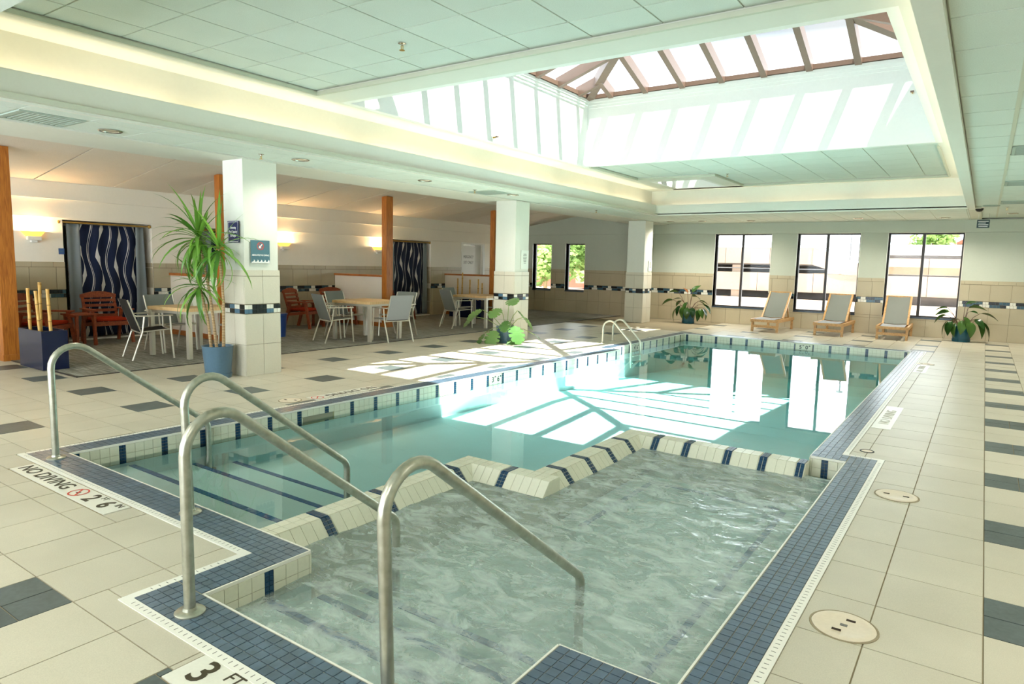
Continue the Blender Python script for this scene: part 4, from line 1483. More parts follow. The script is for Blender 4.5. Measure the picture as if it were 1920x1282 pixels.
t = thing('pool_ladder', 'steel pool ladder with two hooped rails at the far left pool edge', 'ladder', (-6.0, 11.9, 0))
for yy in (-0.21, 0.22):
    q = B()
    q.tube(round_path([(0, yy, 0.0), (0, yy, 0.66), (0.60, yy, 0.05), (0.62, yy, -0.42)], [0.15, 0.10]), 0.02, 12)
    q.obj('rail_tube', M['frame'], t, smooth=True)
    q = B(); q.lathe([(0.055, 0.0), (0.055, 0.02), (0.024, 0.026)], 20); q.obj('flange', M['steel'], t, (0, yy, 0), smooth=True)
for z in (-0.20, -0.33):
    q = B(); q.box(0.58, -0.20, z - 0.012, 0.66, 0.21, z + 0.012); q.obj('tread', M['frame'], t)

# ================================================================== COLUMNS, POSTS, HALF WALLS
def column(label, x0, y0, x1, y1, blue=True):
    t = thing('column', label, 'column', ((x0 + x1) / 2, (y0 + y1) / 2, 0))
    hx, hy = (x1 - x0) / 2, (y1 - y0) / 2
    q = B(); q.box(-hx, -hy, 0, hx, hy, ZS); q.obj('shaft', M['paint_pool'], t)
    q = B()
    q.box(-hx - 0.004, -hy - 0.004, 0, hx + 0.004, hy + 0.004, 1.33); q.obj('tile_bed', M['tile_joint'], t)
    it, band = [], []
    T = 0.012
    bm_ = ('band_blue', 'band_black', 'band_white')
    for face in ('s', 'e', 'n', 'w'):
        L = 2 * hx if face in 'sn' else 2 * hy
        L += 0.008 + (2 * T if face in 'ew' else 0)
        def pos(a, z, d):
            return {'s': (a, -hy - 0.004 - d, z), 'n': (a, hy + 0.004 + d, z), 'e': (hx + 0.004 + d, a, z), 'w': (-hx - 0.004 - d, a, z)}[face]
        def siz(la, lz):
            return (la, T, lz) if face in 'sn' else (T, la, lz)
        for z0, z1 in ((0.0, 0.40), (0.40, 0.79), (0.915, 1.265), (1.268, 1.345)):
            for k in range(2):
                a = -L / 2 + L * (k + 0.5) / 2
                it.append((pos(a, (z0 + z1) / 2, T / 2), siz(L / 2 - 0.005, z1 - z0 - 0.005), M['col_tile_lit'], 0))
        zb0, zb1 = 0.795, 0.908
        n = int(round(L / 0.052))
        for row in range(2):
            for k in range(n):
                seq = (k // 2 + (0 if row else 1) + {'s': 0, 'e': 2, 'n': 1, 'w': 3}[face])
                mt = bm_[(seq * 2 + row) % 3] if seq % 4 else bm_[1]
                a = -L / 2 + L * (k + 0.5) / n
                z = zb0 + (zb1 - zb0) * (row + 0.5) / 2
                band.append((pos(a, z, T / 2), siz(L / n - 0.004, (zb1 - zb0) / 2 - 0.004), M[mt], 0))
    # pieces() works in world space for ranking only: shift for the ranking, parts are local
    pieces_local('wall_tile', it, t, 300)
    pieces_local('band_tile', band, t, 120)
    return t
def pieces_local(name, it, t, lim):
    loc = t.location
    for c, s, mt, rz in it:
        piece(name, mt, c, s, t, rz)
column('nearest square column, blue signs above its beige tiled base', -7.98, 4.985, -7.56, 5.47)
column('middle square column behind the split leaf plant, paper notice on it', -7.93, 10.735, -7.46, 11.20)
column('far square column at the end of the pool near the left windows', -7.93, 16.70, -7.44, 17.20)

HW = [3.61, 6.87, 10.85, 14.87]
lab_h = ['low white partition with oak cap at the far left edge of the view', 'low white partition with oak cap behind the strap leaved plant', 'low white partition with oak cap behind the middle table', 'low white partition with oak cap by the emergency exit']
lab_p = ['tall oak post at the far left edge beside the navy planter', 'tall oak post half hidden behind the nearest column', 'tall oak post standing free behind the middle table', 'tall oak post just left of the middle column']
for k, y in enumerate(HW):
    z1 = 2.66 + 0.15 * (-11.03 - WALL_X - 0.1) + 0.01
    t = thing('oak_post', lab_p[k], 'post', (-11.03, y, 0), 0, 'oak posts of the lounge')
    q = B(); q.box(-0.075, -0.10, 0.0, 0.075, 0.10, z1); q.obj('shaft', M['oak'], t, bevel=0.006)
    q = B(); q.box(-0.085, -0.11, 0.0, 0.085, 0.11, 0.09); q.obj('plinth', M['oak'], t)
    t = thing('half_wall', lab_h[k], 'partition', (-11.9, y, 0), 0, 'low partitions of the lounge')
    q = B(); q.box(-0.83, -0.055, 0.0, 0.78, 0.055, 1.13); q.obj('panel', M['paint_lounge'], t)
    q = B(); q.box(-0.83, -0.085, 1.13, 0.785, 0.085, 1.175); q.obj('cap', M['oak_cap'], t)
    q = B(); q.box(-0.83, -0.068, 0.0, 0.785, 0.068, 0.10); q.obj('baseboard', M['oak_cap'], t)

# ================================================================== LOUNGE FURNITURE
def sling_chair(label, loc, rz, mat='sling'):
    """aluminium armchair with a woven sling; faces +x in its own space"""
    t = thing('sling_armchair', label, 'chair', loc, rz, 'sling armchairs at the lounge tables')
    W = 0.27
    for s in (-1, 1):
        q = B(); q.tube([(0.25, s * W, 0), (0.22, s * W, 0.40), (0.21, s * W, 0.63)], 0.013, 8); q.obj('leg', M['frame'], t, smooth=True)
        q = B(); q.tube([(-0.30, s * W, 0), (-0.16, s * W, 0.40), (-0.13, s * W, 0.63)], 0.013, 8); q.obj('leg', M['frame'], t, smooth=True)
        q = B(); q.box(-0.24, s * W - 0.02, 0.622, 0.25, s * W + 0.02, 0.640); q.obj('armrest', M['frame'], t, bevel=0.006)
        q = B(); q.tube([(0.23, s * (W - 0.03), 0.43), (-0.17, s * (W - 0.03), 0.40), (-0.33, s * (W - 0.03), 0.86)], 0.011, 8); q.obj('side_rail', M['frame'], t, smooth=True)
    q = B(); q.tube([(0.23, -W, 0.42), (0.23, W, 0.42)], 0.011, 8); q.tube([(-0.17, -W, 0.385), (-0.17, W, 0.385)], 0.011, 8); q.tube([(-0.24, -W, 0.64), (-0.24, W, 0.64)], 0.009, 8); q.obj('cross_bar', M['frame'], t, smooth=True)
    def sheet(pts, name, m_):
        q = B()
        n = len(pts)
        vs = []
        for k, (x, z) in enumerate(pts):
            for j in range(5):
                y = -W + 0.035 + (2 * W - 0.07) * j / 4
                sag = -0.012 * math.sin(PI * j / 4)
                vs.append((x + (sag if name == 'back_sling' else 0), y, z + (sag if name == 'seat_sling' else 0)))
        m2 = len(vs)
        vs += [(v[0] - (0.006 if name == 'back_sling' else 0), v[1], v[2] - (0.006 if name == 'seat_sling' else 0.0)) for v in vs]
        fs = []
        for k in range(n - 1):
            for j in range(4):
                a = k * 5 + j
                fs.append((a, a + 1, a + 6, a + 5)); fs.append((m2 + a, m2 + a + 5, m2 + a + 6, m2 + a + 1))
        q.add(vs, fs)
        q.obj(name, M[m_], t, smooth=True)
    sheet([(0.235, 0.435), (0.10, 0.428), (-0.05, 0.415), (-0.165, 0.41)], 'seat_sling', mat)
    sheet([(-0.175, 0.41), (-0.22, 0.54), (-0.28, 0.70), (-0.325, 0.84), (-0.345, 0.87)], 'back_sling', mat)
    return t
def cafe_table(label, loc, rz, L=0.92):
    t = thing('lounge_table', label, 'table', loc, rz, 'square lounge tables')
    h = L / 2
    n = 7
    for k in range(n):
        a = -h + 0.02 + (L - 0.04) * k / n
        q = B(); q.box(-h + 0.02, a + 0.001, 0.716, h - 0.02, a + (L - 0.04) / n - 0.001, 0.738); q.obj('top_slat', M['table_wood'], t)
    q = B()
    for a, b, c, d in ((-h, -h, h, -h + 0.02), (-h, h - 0.02, h, h), (-h, -h + 0.02, -h + 0.02, h - 0.02), (h - 0.02, -h + 0.02, h, h - 0.02)):
        q.box(a, b, 0.69, c, d, 0.739)
    q.obj('top_rim', M['table_wood'], t)
    q = B()
    for a, b, c, d in ((-h + 0.03, -h + 0.02, h - 0.03, -h + 0.05), (-h + 0.03, h - 0.05, h - 0.03, h - 0.02), (-h + 0.02, -h + 0.03, -h + 0.05, h - 0.03), (h - 0.05, -h + 0.03, h - 0.02, h - 0.03)):
        q.box(a, b, 0.65, c, d, 0.715)
    q.obj('apron', M['frame'], t)
    for sx in (-1, 1):
        for sy in (-1, 1):
            q = B(); q.box(sx * (h - 0.035) - 0.03, sy * (h - 0.035) - 0.03, 0, sx * (h - 0.035) + 0.03, sy * (h - 0.035) + 0.03, 0.69); q.obj('leg', M['frame'], t)
    return t
cafe_table('square pale wood table with silver legs nearest the big potted plant', (-9.85, 5.62, 0.008), math.radians(8), 0.90)
cafe_table('square pale wood table with silver legs in front of the free oak post', (-9.60, 8.92, 0.008), math.radians(6), 0.92)
cafe_table('square pale wood table partly hidden by the middle column', (-9.75, 12.62, 0.008), math.radians(6), 0.92)
sling_chair('charcoal sling armchair on the left of the nearest table, its back to the curtain', (-9.98, 5.00, 0.008), math.radians(78), 'sling_dark')
sling_chair('grey sling armchair behind the nearest table, facing the pool', (-10.52, 5.62, 0.008), math.radians(4))
sling_chair('grey sling armchair tucked behind the canes of the big potted plant', (-9.65, 6.30, 0.008), math.radians(-84))
sling_chair('grey sling armchair pulled out at the left of the middle table', (-9.72, 8.22, 0.008), math.radians(74))
sling_chair('grey sling armchair behind the middle table beside the wooden chair', (-10.28, 8.98, 0.008), math.radians(3))
sling_chair('pale grey sling armchair at the pool side of the middle table, back to the pool', (-9.00, 8.98, 0.008), math.radians(168), 'sling_pad')
sling_chair('grey sling armchair at the right end of the middle table', (-9.60, 9.72, 0.008), math.radians(-82))
sling_chair('grey sling armchair seen from behind through the split leaf plant', (-9.90, 11.95, 0.008), math.radians(72))
sling_chair('grey sling armchair behind the table next to the middle column', (-10.42, 12.65, 0.008), math.radians(2))
sling_chair('silver armchair leg showing just right of the middle column', (-9.70, 13.32, 0.008), math.radians(-84))

def wood_chair(label, loc, rz):
    """slatted armchair with a curved top rail and rust seat cushion; faces +x"""
    t = thing('wooden_armchair', label, 'chair', loc, rz, 'slatted wooden armchairs along the wall')
    W = 0.29
    R = M['redwood']
    for s in (-1, 1):
        q = B(); q.bar((0.30, s * W, 0.0), (0.20, s * W, 0.56), 0.035, 0.06); q.obj('leg', R, t)
        q = B(); q.bar((-0.32, s * W, 0.0), (-0.16, s * W, 0.56), 0.035, 0.06); q.obj('leg', R, t)
        q = B(); q.box(-0.24, s * W - 0.045, 0.555, 0.28, s * W + 0.045, 0.58); q.obj('armrest', R, t, bevel=0.005)
        q = B(); q.bar((0.24, s * (W - 0.02), 0.35), (-0.26, s * (W - 0.02), 0.29), 0.03, 0.06); q.obj('side_rail', R, t)
        q = B(); q.bar((-0.20, s * (W - 0.045), 0.28), (-0.36, s * (W - 0.045), 0.80), 0.04, 0.03); q.obj('back_stile', R, t)
    q = B(); q.box(0.22, -W, 0.30, 0.26, W, 0.37); q.obj('front_rail', R, t, bevel=0.004)
    for k in range(5):
        x = 0.18 - 0.09 * k
        q = B(); q.box(x - 0.035, -W + 0.03, 0.345 - 0.01 * k, x + 0.035, W - 0.03, 0.362 - 0.01 * k); q.obj('seat_slat', R, t)
    for k in range(5):
        f = (0.30 + 0.095 * k - 0.28) / 0.52
        x, z = -0.20 - 0.16 * f, 0.36 + 0.085 * k
        f = (z - 0.28) / 0.52
        x = -0.20 - 0.16 * f
        q = B(); q.bar((x + 0.02, -W + 0.03, z), (x + 0.02, W - 0.03, z), 0.018, 0.048); q.obj('back_slat', R, t)
    pts = []
    n = 12
    for k in range(n + 1):
        y = -W + 0.01 + (2 * W - 0.02) * k / n
        pts.append((y, 0.80 + 0.055 * math.sin(PI * k / n)))
    pts += [(W - 0.01, 0.745), (-W + 0.01, 0.745)]
    q = B(); q.prism(pts, -0.365, -0.335, axis='x'); q.obj('top_rail', R, t)
    q = B(); q.box(-0.21, -W + 0.05, 0.375, 0.23, W - 0.05, 0.425); q.obj('seat_cushion', M['cushion'], t, bevel=0.02, smooth=True)
    return t
wood_chair('slatted wooden armchair in front of the first wavy curtain, facing the pool', (-12.22, 5.42, 0.008), math.radians(-4))
wood_chair('slatted wooden armchair half hidden behind the bamboo poles', (-12.05, 4.42, 0.008), math.radians(38))
wood_chair('slatted wooden armchair beside the nearest column, turned to the right', (-12.12, 9.42, 0.008), math.radians(22))
wood_chair('slatted wooden armchair against the low partition behind the middle table', (-12.18, 10.42, 0.008), math.radians(-8))
wood_chair('slatted wooden armchair behind the free oak post by the second curtain', (-12.30, 12.52, 0.008), math.radians(16))
def link_table(label, loc, rz, L=0.5):
    t = thing('corner_table', label, 'side table', loc, rz)
    for k in range(4):
        q = B(); q.box(-0.19 + 0.096 * k, -L / 2, 0.50, -0.10 + 0.096 * k, L / 2, 0.524); q.obj('top_slat', M['redwood'], t)
    for s in (-1, 1):
        q = B(); q.box(-0.19, s * (L / 2 - 0.06) - 0.02, 0.47, 0.19, s * (L / 2 - 0.06) + 0.02, 0.50); q.obj('batten', M['redwood'], t)
        for sx in (-1, 1):
            q = B(); q.box(sx * 0.16 - 0.02, s * (L / 2 - 0.06) - 0.02, 0, sx * 0.16 + 0.02, s * (L / 2 - 0.06) + 0.02, 0.47); q.obj('leg', M['redwood'], t)
link_table('small wooden side table between the two armchairs behind the bamboo', (-12.05, 4.93, 0.008), math.radians(6), 0.40)
link_table('small wooden side table between two armchairs left of the middle table', (-12.18, 9.96, 0.008), math.radians(6), 0.36)

# menu card holder on the nearest table
t = thing('card_holder', 'small white folded card standing on the nearest table', 'card', (-9.85, 5.62, 0.747), 0.3)
for s in (-1, 1):
    q = B(); q.add([(s * 0.035, -0.05, 0), (s * 0.035, 0.05, 0), (s * 0.003, 0.05, 0.12), (s * 0.003, -0.05, 0.12), (s * 0.038, -0.05, 0), (s * 0.038, 0.05, 0), (s * 0.006, 0.05, 0.12), (s * 0.006, -0.05, 0.12)], [(0, 1, 2, 3), (7, 6, 5, 4), (0, 4, 5, 1), (1, 5, 6, 2), (2, 6, 7, 3), (3, 7, 4, 0)]); q.obj('card_leaf', M['paper'], t)

# planters with bamboo, bin
def planter(label, loc, sx, sy, h, rz=0):
    t = thing('planter_box', label, 'planter', loc, rz)
    w_ = 0.02
    for nm, bx in (('side', (-sx, -sy, sx, -sy + w_)), ('side', (-sx, sy - w_, sx, sy)), ('side', (-sx, -sy + w_, -sx + w_, sy - w_)), ('side', (sx - w_, -sy + w_, sx, sy - w_))):
        q = B(); q.box(bx[0], bx[1], 0, bx[2], bx[3], h); q.obj(nm, M['planter_navy'], t)
    q = B(); q.box(-sx + w_, -sy + w_, 0.02, sx - w_, sy - w_, h - 0.05); q.obj('soil', M['soil'], t)
    return t
def bamboo(label, loc, H, tilt, r=0.019):
    t = thing('bamboo_pole', label, 'bamboo', loc, 0, 'bamboo poles in the planters')
    t.rotation_euler = tilt
    z, k = 0.0, 0
    while z < H:
        h = min(0.16 + 0.05 * ((k * 7) % 3), H - z)
        q = B(); q.lathe([(r * 1.02, 0), (r * 0.94, h * 0.3), (r * 0.94, h * 0.7), (r * 1.02, h)], 10); q.obj('segment', M['bamboo'], t, (0, 0, z), smooth=True)
        if z > 0:
            q = B(); q.lathe([(r * 1.02, -0.004), (r * 1.12, 0), (r * 1.02, 0.004)], 10); q.obj('node_ring', M['node'], t, (0, 0, z), smooth=True)
        z += h; k += 1
planter('navy rectangular planter box at the far left beside the oak post', (-10.05, 3.66, 0.01), 0.36, 0.15, 0.50, 0)
PB = [(-10.33, 3.62, 0.46, 0.57, -0.02, 'leftmost bamboo pole in the near navy planter'), (-10.27, 3.72, 0.46, 0.65, 0.06, 'tallest bamboo pole in the near navy planter'), (-10.03, 3.62, 0.46, 0.55, -0.12, 'bamboo pole leaning against the tallest one in the near planter'), (-9.85, 3.68, 0.46, 0.58, -0.07, 'rightmost bamboo pole in the near navy planter')]
for x, y, z, H, tl, lb in PB:
    bamboo(lb, (x, y, z), H, (0, tl, 0), 0.021)
planter('blue rectangular planter box in front of the far low partition', (-11.55, 14.45, 0.01), 0.55, 0.17, 0.48, 0)
for k, (x, H, lb) in enumerate(((-11.95, 0.62, 'first bamboo pole from the left in the far planter'), (-11.80, 0.78, 'tall bamboo pole, second from the left in the far planter'), (-11.52, 0.60, 'middle bamboo pole in the far planter'), (-11.24, 0.62, 'fourth bamboo pole from the left in the far planter'), (-11.10, 0.52, 'rightmost bamboo pole in the far planter'))):
    bamboo(lb, (x, 14.45, 0.44), H, (0, 0.02 * (k % 2), 0), 0.02)
t = thing('waste_bin', 'blue rounded waste bin just right of the nearest column', 'bin', (-11.02, 7.95, 0.008), 0.2)
q = B(); q.lathe([(0.14, 0), (0.165, 0.40), (0.175, 0.41), (0.175, 0.44), (0.16, 0.44), (0.15, 0.40), (0.13, 0.03), (0.001, 0.03)], 24); q.obj('tub', M['bin_blue'], t, smooth=True)
q = B(); q.lathe([(0.178, 0.425), (0.182, 0.435), (0.178, 0.447), (0.165, 0.447)], 24); q.obj('rim', M['bin_blue'], t, smooth=True)

# curtains in the alcoves
def curtain_mat():
    m = N('wave_curtain')
    uv = m.n('UVMap')
    sep = m.n('SeparateXYZ')
    m.l(uv.outputs[0], sep.inputs[0])
    def math_(op, a, b=None):
        x = m.n('Math', operation=op)
        for i, v in enumerate((a, b)):
            if v is None: continue
            if hasattr(v, 'is_output'): m.l(v, x.inputs[i])
            else: x.inputs[i].default_value = v
        return x.outputs[0]
    U, V = sep.outputs[0], sep.outputs[1]
    col = None
    base = srgb(20, 30, 56)
    silver = srgb(196, 196, 194)
    acc = None
    # wide ribbons that swell and thin, plus pairs of thin lines, alternating
    for (per, off, amp, fr, ph, w0, w1) in ((0.30, 0.05, 0.048, 2.05, 0.0, 0.006, 0.078), (0.30, 0.19, 0.042, 2.0, 1.2, 0.007, 0.016), (0.30, 0.212, 0.040, 2.0, 1.3, 0.005, 0.006)):
        cell_ = math_('FLOOR', math_('DIVIDE', math_('SUBTRACT', U, off - per / 2), per))
        ang = math_('ADD', math_('MULTIPLY', V, fr * PI), math_('ADD', math_('MULTIPLY', cell_, 1.1), ph))
        cxn = math_('MULTIPLY', math_('SINE', ang), amp)
        dx = math_('SUBTRACT', math_('SUBTRACT', U, off), math_('MULTIPLY', cell_, per))
        dist = math_('ABSOLUTE', math_('SUBTRACT', dx, cxn))
        sw = math_('ABSOLUTE', math_('COSINE', math_('ADD', math_('MULTIPLY', ang, 1.0), 0.6)))
        wd = math_('ADD', math_('MULTIPLY', math_('SUBTRACT', 1.0, sw), (w1 - w0) / 2), w0 / 2)
        hit = math_('LESS_THAN', dist, wd)
        acc = hit if acc is None else math_('MAXIMUM', acc, hit)
    m.l(m.mix(acc, base, silver), m.b.inputs['Base Color'])
    m.b.inputs['Roughness'].default_value = 0.7
    m.b.inputs['Specular IOR Level'].default_value = 0.2
    return m.m
M['curtain'] = curtain_mat()
M['curtain_grey'] = speckle('grey_sheer', srgb(128, 136, 140), 0.05, 0.1, 0.8, 200, spec=0.1)
M['curtain_dark'] = plain('dark_lining', srgb(16, 18, 20), 0.9)
def cloth(name, y0, y1, z0, z1, amp, n, mat, root, x=0.0, flare=0.0):
    q = B()
    nv = 14
    vs, uvs = [], []
    W_ = y1 - y0
    for j in range(nv + 1):
        f = j / nv
        z = z0 + (z1 - z0) * f
        for i in range(n + 1):
            u = i / n
            y = y0 + W_ * u + flare * (1 - f) * (u - 0.5)
            d = amp * math.sin(u * n * 0.9 + 0.5 * math.sin(3 * f)) * (0.75 + 0.4 * (1 - f))
            vs.append((x + d, y, z)); uvs.append((u * W_ / 1.0, z))
    fs = []
    for j in range(nv):
        for i in range(n):
            a = j * (n + 1) + i
            fs.append((a, a + 1, a + n + 2, a + n + 1))
    q.add(vs, fs)
    me = q.mesh(name, mat, True)
    ul = me.uv_layers.new(name='UVMap')
    for lp in me.loops:
        ul.data[lp.index].uv = uvs[lp.vertex_index]
    o = link(name, me, root)
    md = o.modifiers.new('thickness', 'SOLIDIFY'); md.thickness = 0.004
    return o
for k, ((a, b), lab) in enumerate(zip(ALC, ('wavy striped navy curtain with grey side panels in the first alcove', 'wavy striped navy curtain half hidden behind the nearest column', 'wavy striped navy curtain in the alcove right of the free oak post'))):
    t = thing('curtain', lab, 'curtain', (WALL_X - 0.06, a, 0), 0, 'curtains in the lounge alcoves')
    L = b - a
    cloth('patterned_panel', 0.24, L - 0.24, 0.06, 2.0, 0.022, 26, M['curtain'], t)
    cloth('side_panel', 0.07, 0.27, 0.06, 2.0, 0.02, 8, M['curtain_grey'], t, 0.015)
    cloth('side_panel', L - 0.27, L - 0.13, 0.06, 2.0, 0.02, 7, M['curtain_grey'], t, 0.015, 0.08)
    cloth('dark_lining', 0.005, 0.09, 0.06, 1.97, 0.008, 4, M['curtain_dark'], t, -0.05)
    q = B(); q.tube([(0.04, -0.02, 2.02), (0.04, L - 0.02, 2.02)], 0.014, 10); q.obj('rod', M['brass'], t, smooth=True)
    for yy in (-0.05, L - 0.03):
        q = B(); q.lathe([(0.012, -0.03), (0.03, -0.015), (0.034, 0.0), (0.03, 0.015), (0.012, 0.03)], 14); o = q.obj('finial', M['brass'], t, (0.04, yy, 2.02), smooth=True); o.rotation_euler = (PI / 2, 0, 0)

# wall sconces (amber half bowls) with their own light
for k, (y, lab) in enumerate(((4.58, 'glowing amber wall sconce left of the first curtain'), (9.38, 'glowing amber wall sconce just right of the nearest column'), (12.18, 'glowing amber wall sconce just left of the free oak post'))):
    t = thing('wall_sconce', lab, 'wall lamp', (WALL_X, y, 1.72), 0, 'amber wall sconces')
    q = B()
    n = 14
    prof = [(0.06, 0.0), (0.10, 0.035), (0.15, 0.09), (0.175, 0.125), (0.168, 0.125), (0.145, 0.09), (0.09, 0.04), (0.05, 0.01)]
    vs = []
    for r, z in prof:
        for i in range(n + 1):
            a = -PI / 2 + PI * i / n
            vs.append((r * 0.8 * math.cos(a) + 0.002, r * math.sin(a), z))
    fs = [(i * (n + 1) + j, i * (n + 1) + j + 1, (i + 1) * (n + 1) + j + 1, (i + 1) * (n + 1) + j) for i in range(len(prof) - 1) for j in range(n)]
    q.add(vs, fs); q.obj('bowl', M['amber'], t, smooth=True)
    q = B(); q.box(0.0, -0.10, -0.02, 0.09, 0.10, 0.045); q.obj('mount', M['trim_white'], t, bevel=0.01)
    q = B(); q.box(0.0, -0.045, -0.055, 0.06, 0.045, -0.02); q.obj('finial_block', M['trim_white'], t, bevel=0.008)
    point('sconce_lamp', (WALL_X + 0.085, y, 1.845), 8.0, (1.0, 0.74, 0.42), 0.03)

# ================================================================== PLANTS
def strap_leaf(L, wd, droop, name):
    """a curved strap leaf leaving the origin along +x"""
    q = B()
    n = 7
    vs = []
    x = z = 0.0
    ang = 0.0
    for i in range(n + 1):
        f = i / n
        w_ = wd * (0.55 + 0.9 * f if f < 0.35 else 0.865 * (1 - (f - 0.35) / 0.65) ** 0.8 + 0.02) / 2
        vs += [(x, -w_, z + w_ * 0.35), (x, 0, z), (x, w_, z + w_ * 0.35)]
        x += L / n * math.cos(ang); z += L / n * math.sin(ang)
        ang -= droop / n * (0.6 + 0.8 * f)
    fs = []
    for i in range(n):
        a = i * 3
        fs += [(a, a + 3, a + 4, a + 1), (a + 1, a + 4, a + 5, a + 2)]
    q.add(vs, fs)
    return q.mesh(name, M['leaf_strap'], True)
STRAP = [strap_leaf(0.62, 0.050, d, 'strap_leaf') for d in (0.5, 1.1, 1.7, 2.1, 2.4)]
def pot(t, r0, r1, h, mat, saucer=True):
    q = B(); q.lathe([(r0, 0.03), (r1, h - 0.02), (r1 + 0.006, h), (r1 - 0.012, h), (r1 - 0.02, h - 0.05)], 32); q.obj('pot', mat, t, smooth=True)
    q = B(); q.lathe([(r0 + 0.004, 0.0), (r0 + 0.014, 0.055), (r0 + 0.004, 0.057)], 32); q.obj('saucer', mat, t, smooth=True)
    q = B(); q.lathe([(r1 - 0.02, h - 0.06), (r1 - 0.02, h - 0.045), (0.001, h - 0.04)], 24); q.obj('soil', M['soil'], t, smooth=True)
DP = Vector((-7.78, 4.73, 0))
t = thing('dracaena', 'tall strap leaved plant with bare canes in a slate blue pot at the nearest column', 'plant', DP)
pot(t, 0.15, 0.182, 0.40, M['pot_blue'])
rnd = random.Random(11)
for base, top, n in (((-0.05, 0.02), (-0.24, -0.06, 1.70), 64), ((0.08, 0.03), (0.12, -0.02, 1.58), 36), ((-0.09, -0.03), (-0.22, -0.08, 1.12), 30)):
    b0 = Vector((base[0], base[1], 0.34)); tp = Vector(top)
    mid = b0.lerp(tp, 0.5) + Vector((0.03, 0.01, 0))
    q = B(); q.tube([b0, b0.lerp(mid, 0.5), mid, mid.lerp(tp, 0.5), tp, tp + Vector((0, 0, 0.06))], 0.016, 8, rs=[0.021, 0.018, 0.016, 0.015, 0.014, 0.012])
    q.obj('cane', M['cane'], t, smooth=True)
    for i in range(n):
        f = i / n
        az = i * 2.39996 + rnd.uniform(-0.2, 0.2)
        el = math.radians(82 - 135 * f ** 0.75 + rnd.uniform(-10, 10))
        o = link('leaf', STRAP[min(4, max(0, int(f * 4.2 + rnd.uniform(0, 0.9))))], t, tp + Vector((0, 0, 0.08 * (1 - f) - 0.03)))
        s = rnd.uniform(0.85, 1.25) * (0.85 if top[2] < 1.2 else 1.0)
        dy = math.sin(az) * math.cos(el)
        if dy > 0.05:                                 # the column stands behind
            s = min(s, max(0.2, 0.20 / (0.62 * dy)))
        o.rotation_euler = (rnd.uniform(-0.4, 0.4), -el, az)
        o.scale = (s, s, s)

def monstera_leaf():
    q = B()
    n = 30
    pts = []
    for i in range(n + 1):
        a = PI * i / n
        r = 0.5 * (1 - 0.16 * math.cos(a))
        if 4 < i < n - 3 and i % 5 == 0:
            r *= 0.42
        pts.append((0.46 - r * math.cos(a) * 0.98, r * math.sin(a) * 0.92))
    vs = [(0.02, 0, 0)]
    mids = [(x, 0, 0.0) for x in [p[0] for p in pts]]
    L = []
    for sgn in (1, -1):
        vs = []
        for (x, y) in pts:
            d = -0.25 * (x - 0.3) ** 2
            vs.append((max(0.0, min(0.98, x)), 0, d)); vs.append((x, sgn * y, d + 0.10 * y - 0.22 * y * y))
        fs = [(2 * i, 2 * i + 2, 2 * i + 3, 2 * i + 1) if sgn > 0 else (2 * i, 2 * i + 1, 2 * i + 3, 2 * i + 2) for i in range(n)]
        q.add(vs, fs)
    return q.mesh('monstera_blade', M['leaf_monstera'], True)
def ovate_leaf(mat, nm):
    q = B()
    n = 8
    vs = []
    for i in range(n + 1):
        f = i / n
        w_ = 0.27 * (math.sin(PI * min(1, f * 1.02) ** 0.75)) ** 0.8 if 0 < f < 1 else 0.004
        z = 0.10 * f - 0.34 * f * f
        for k in (-2, -1, 0, 1, 2):
            vs.append((f - 0.06 * f * f, w_ * k / 2, z + abs(k) * w_ * 0.16 - (0.02 if abs(k) == 2 else 0)))
    fs = []
    for i in range(n):
        for k in range(4):
            a = i * 5 + k
            fs.append((a, a + 5, a + 6, a + 1))
    q.add(vs, fs)
    return q.mesh(nm, M[mat], True)
MON = monstera_leaf()
OVA = ovate_leaf('leaf_dark', 'ovate_blade')
OVR = ovate_leaf('leaf_rust', 'rust_blade')
def leaf_on_stem(t, root, tip, me, size, tilt, roll, stemmat, az=None, sr=0.006):
    root, tip = Vector(root), Vector(tip)
    mid = root.lerp(tip, 0.55) + Vector((0, 0, 0.06))
    q = B(); q.tube([root, root.lerp(mid, 0.5), mid, mid.lerp(tip, 0.5), tip], sr, 6); q.obj('stem', stemmat, t, smooth=True)
    d = tip - root
    if az is None: az = math.atan2(d.y, d.x)
    o = link('leaf', me, t, tip)
    o.rotation_euler = (roll, tilt, az)
    o.scale = (size,) * 3
    return o
MP_ = Vector((-7.40, 10.42, 0))
t = thing('monstera', 'split leaf plant in a slate blue pot sprawling at the foot of the middle column', 'plant', MP_)
pot(t, 0.17, 0.20, 0.31, M['pot_blue'])
# offsets along the view's right (rx) and up, placed in three dimensions round the pot
RX, RD = Vector((0.82, 0.57, 0)), Vector((-0.57, 0.82, 0))
for (a, dpt, z, size, tilt, roll) in ((-0.46, -0.10, 0.62, 0.34, 0.45, 0.5), (-0.62, 0.0, 0.48, 0.28, 0.7, 0.3), (-0.40, -0.22, 0.20, 0.36, 0.9, 0.2), (-0.20, -0.24, 0.26, 0.34, 1.0, -0.3),
                                     (0.05, -0.16, 0.84, 0.30, 0.2, 0.4), (-0.12, -0.12, 0.66, 0.30, 0.5, -0.2), (0.20, -0.10, 0.62, 0.30, 0.7, -0.5), (0.14, -0.24, 0.36, 0.38, 0.95, 0.0),
                                     (0.34, -0.06, 0.50, 0.28, 0.9, -0.4), (0.10, -0.30, 0.10, 0.30, 1.1, 0.2), (-0.02, -0.20, 0.44, 0.26, 0.8, 0.4), (0.55, -0.05, 0.16, 0.14, 0.6, 0.0)):
    off = RX * a + RD * dpt
    tip = (off.x, off.y, z)
    leaf_on_stem(t, (off.x * 0.12, off.y * 0.12, 0.26), tip, MON, size, tilt, roll, M['stem'])
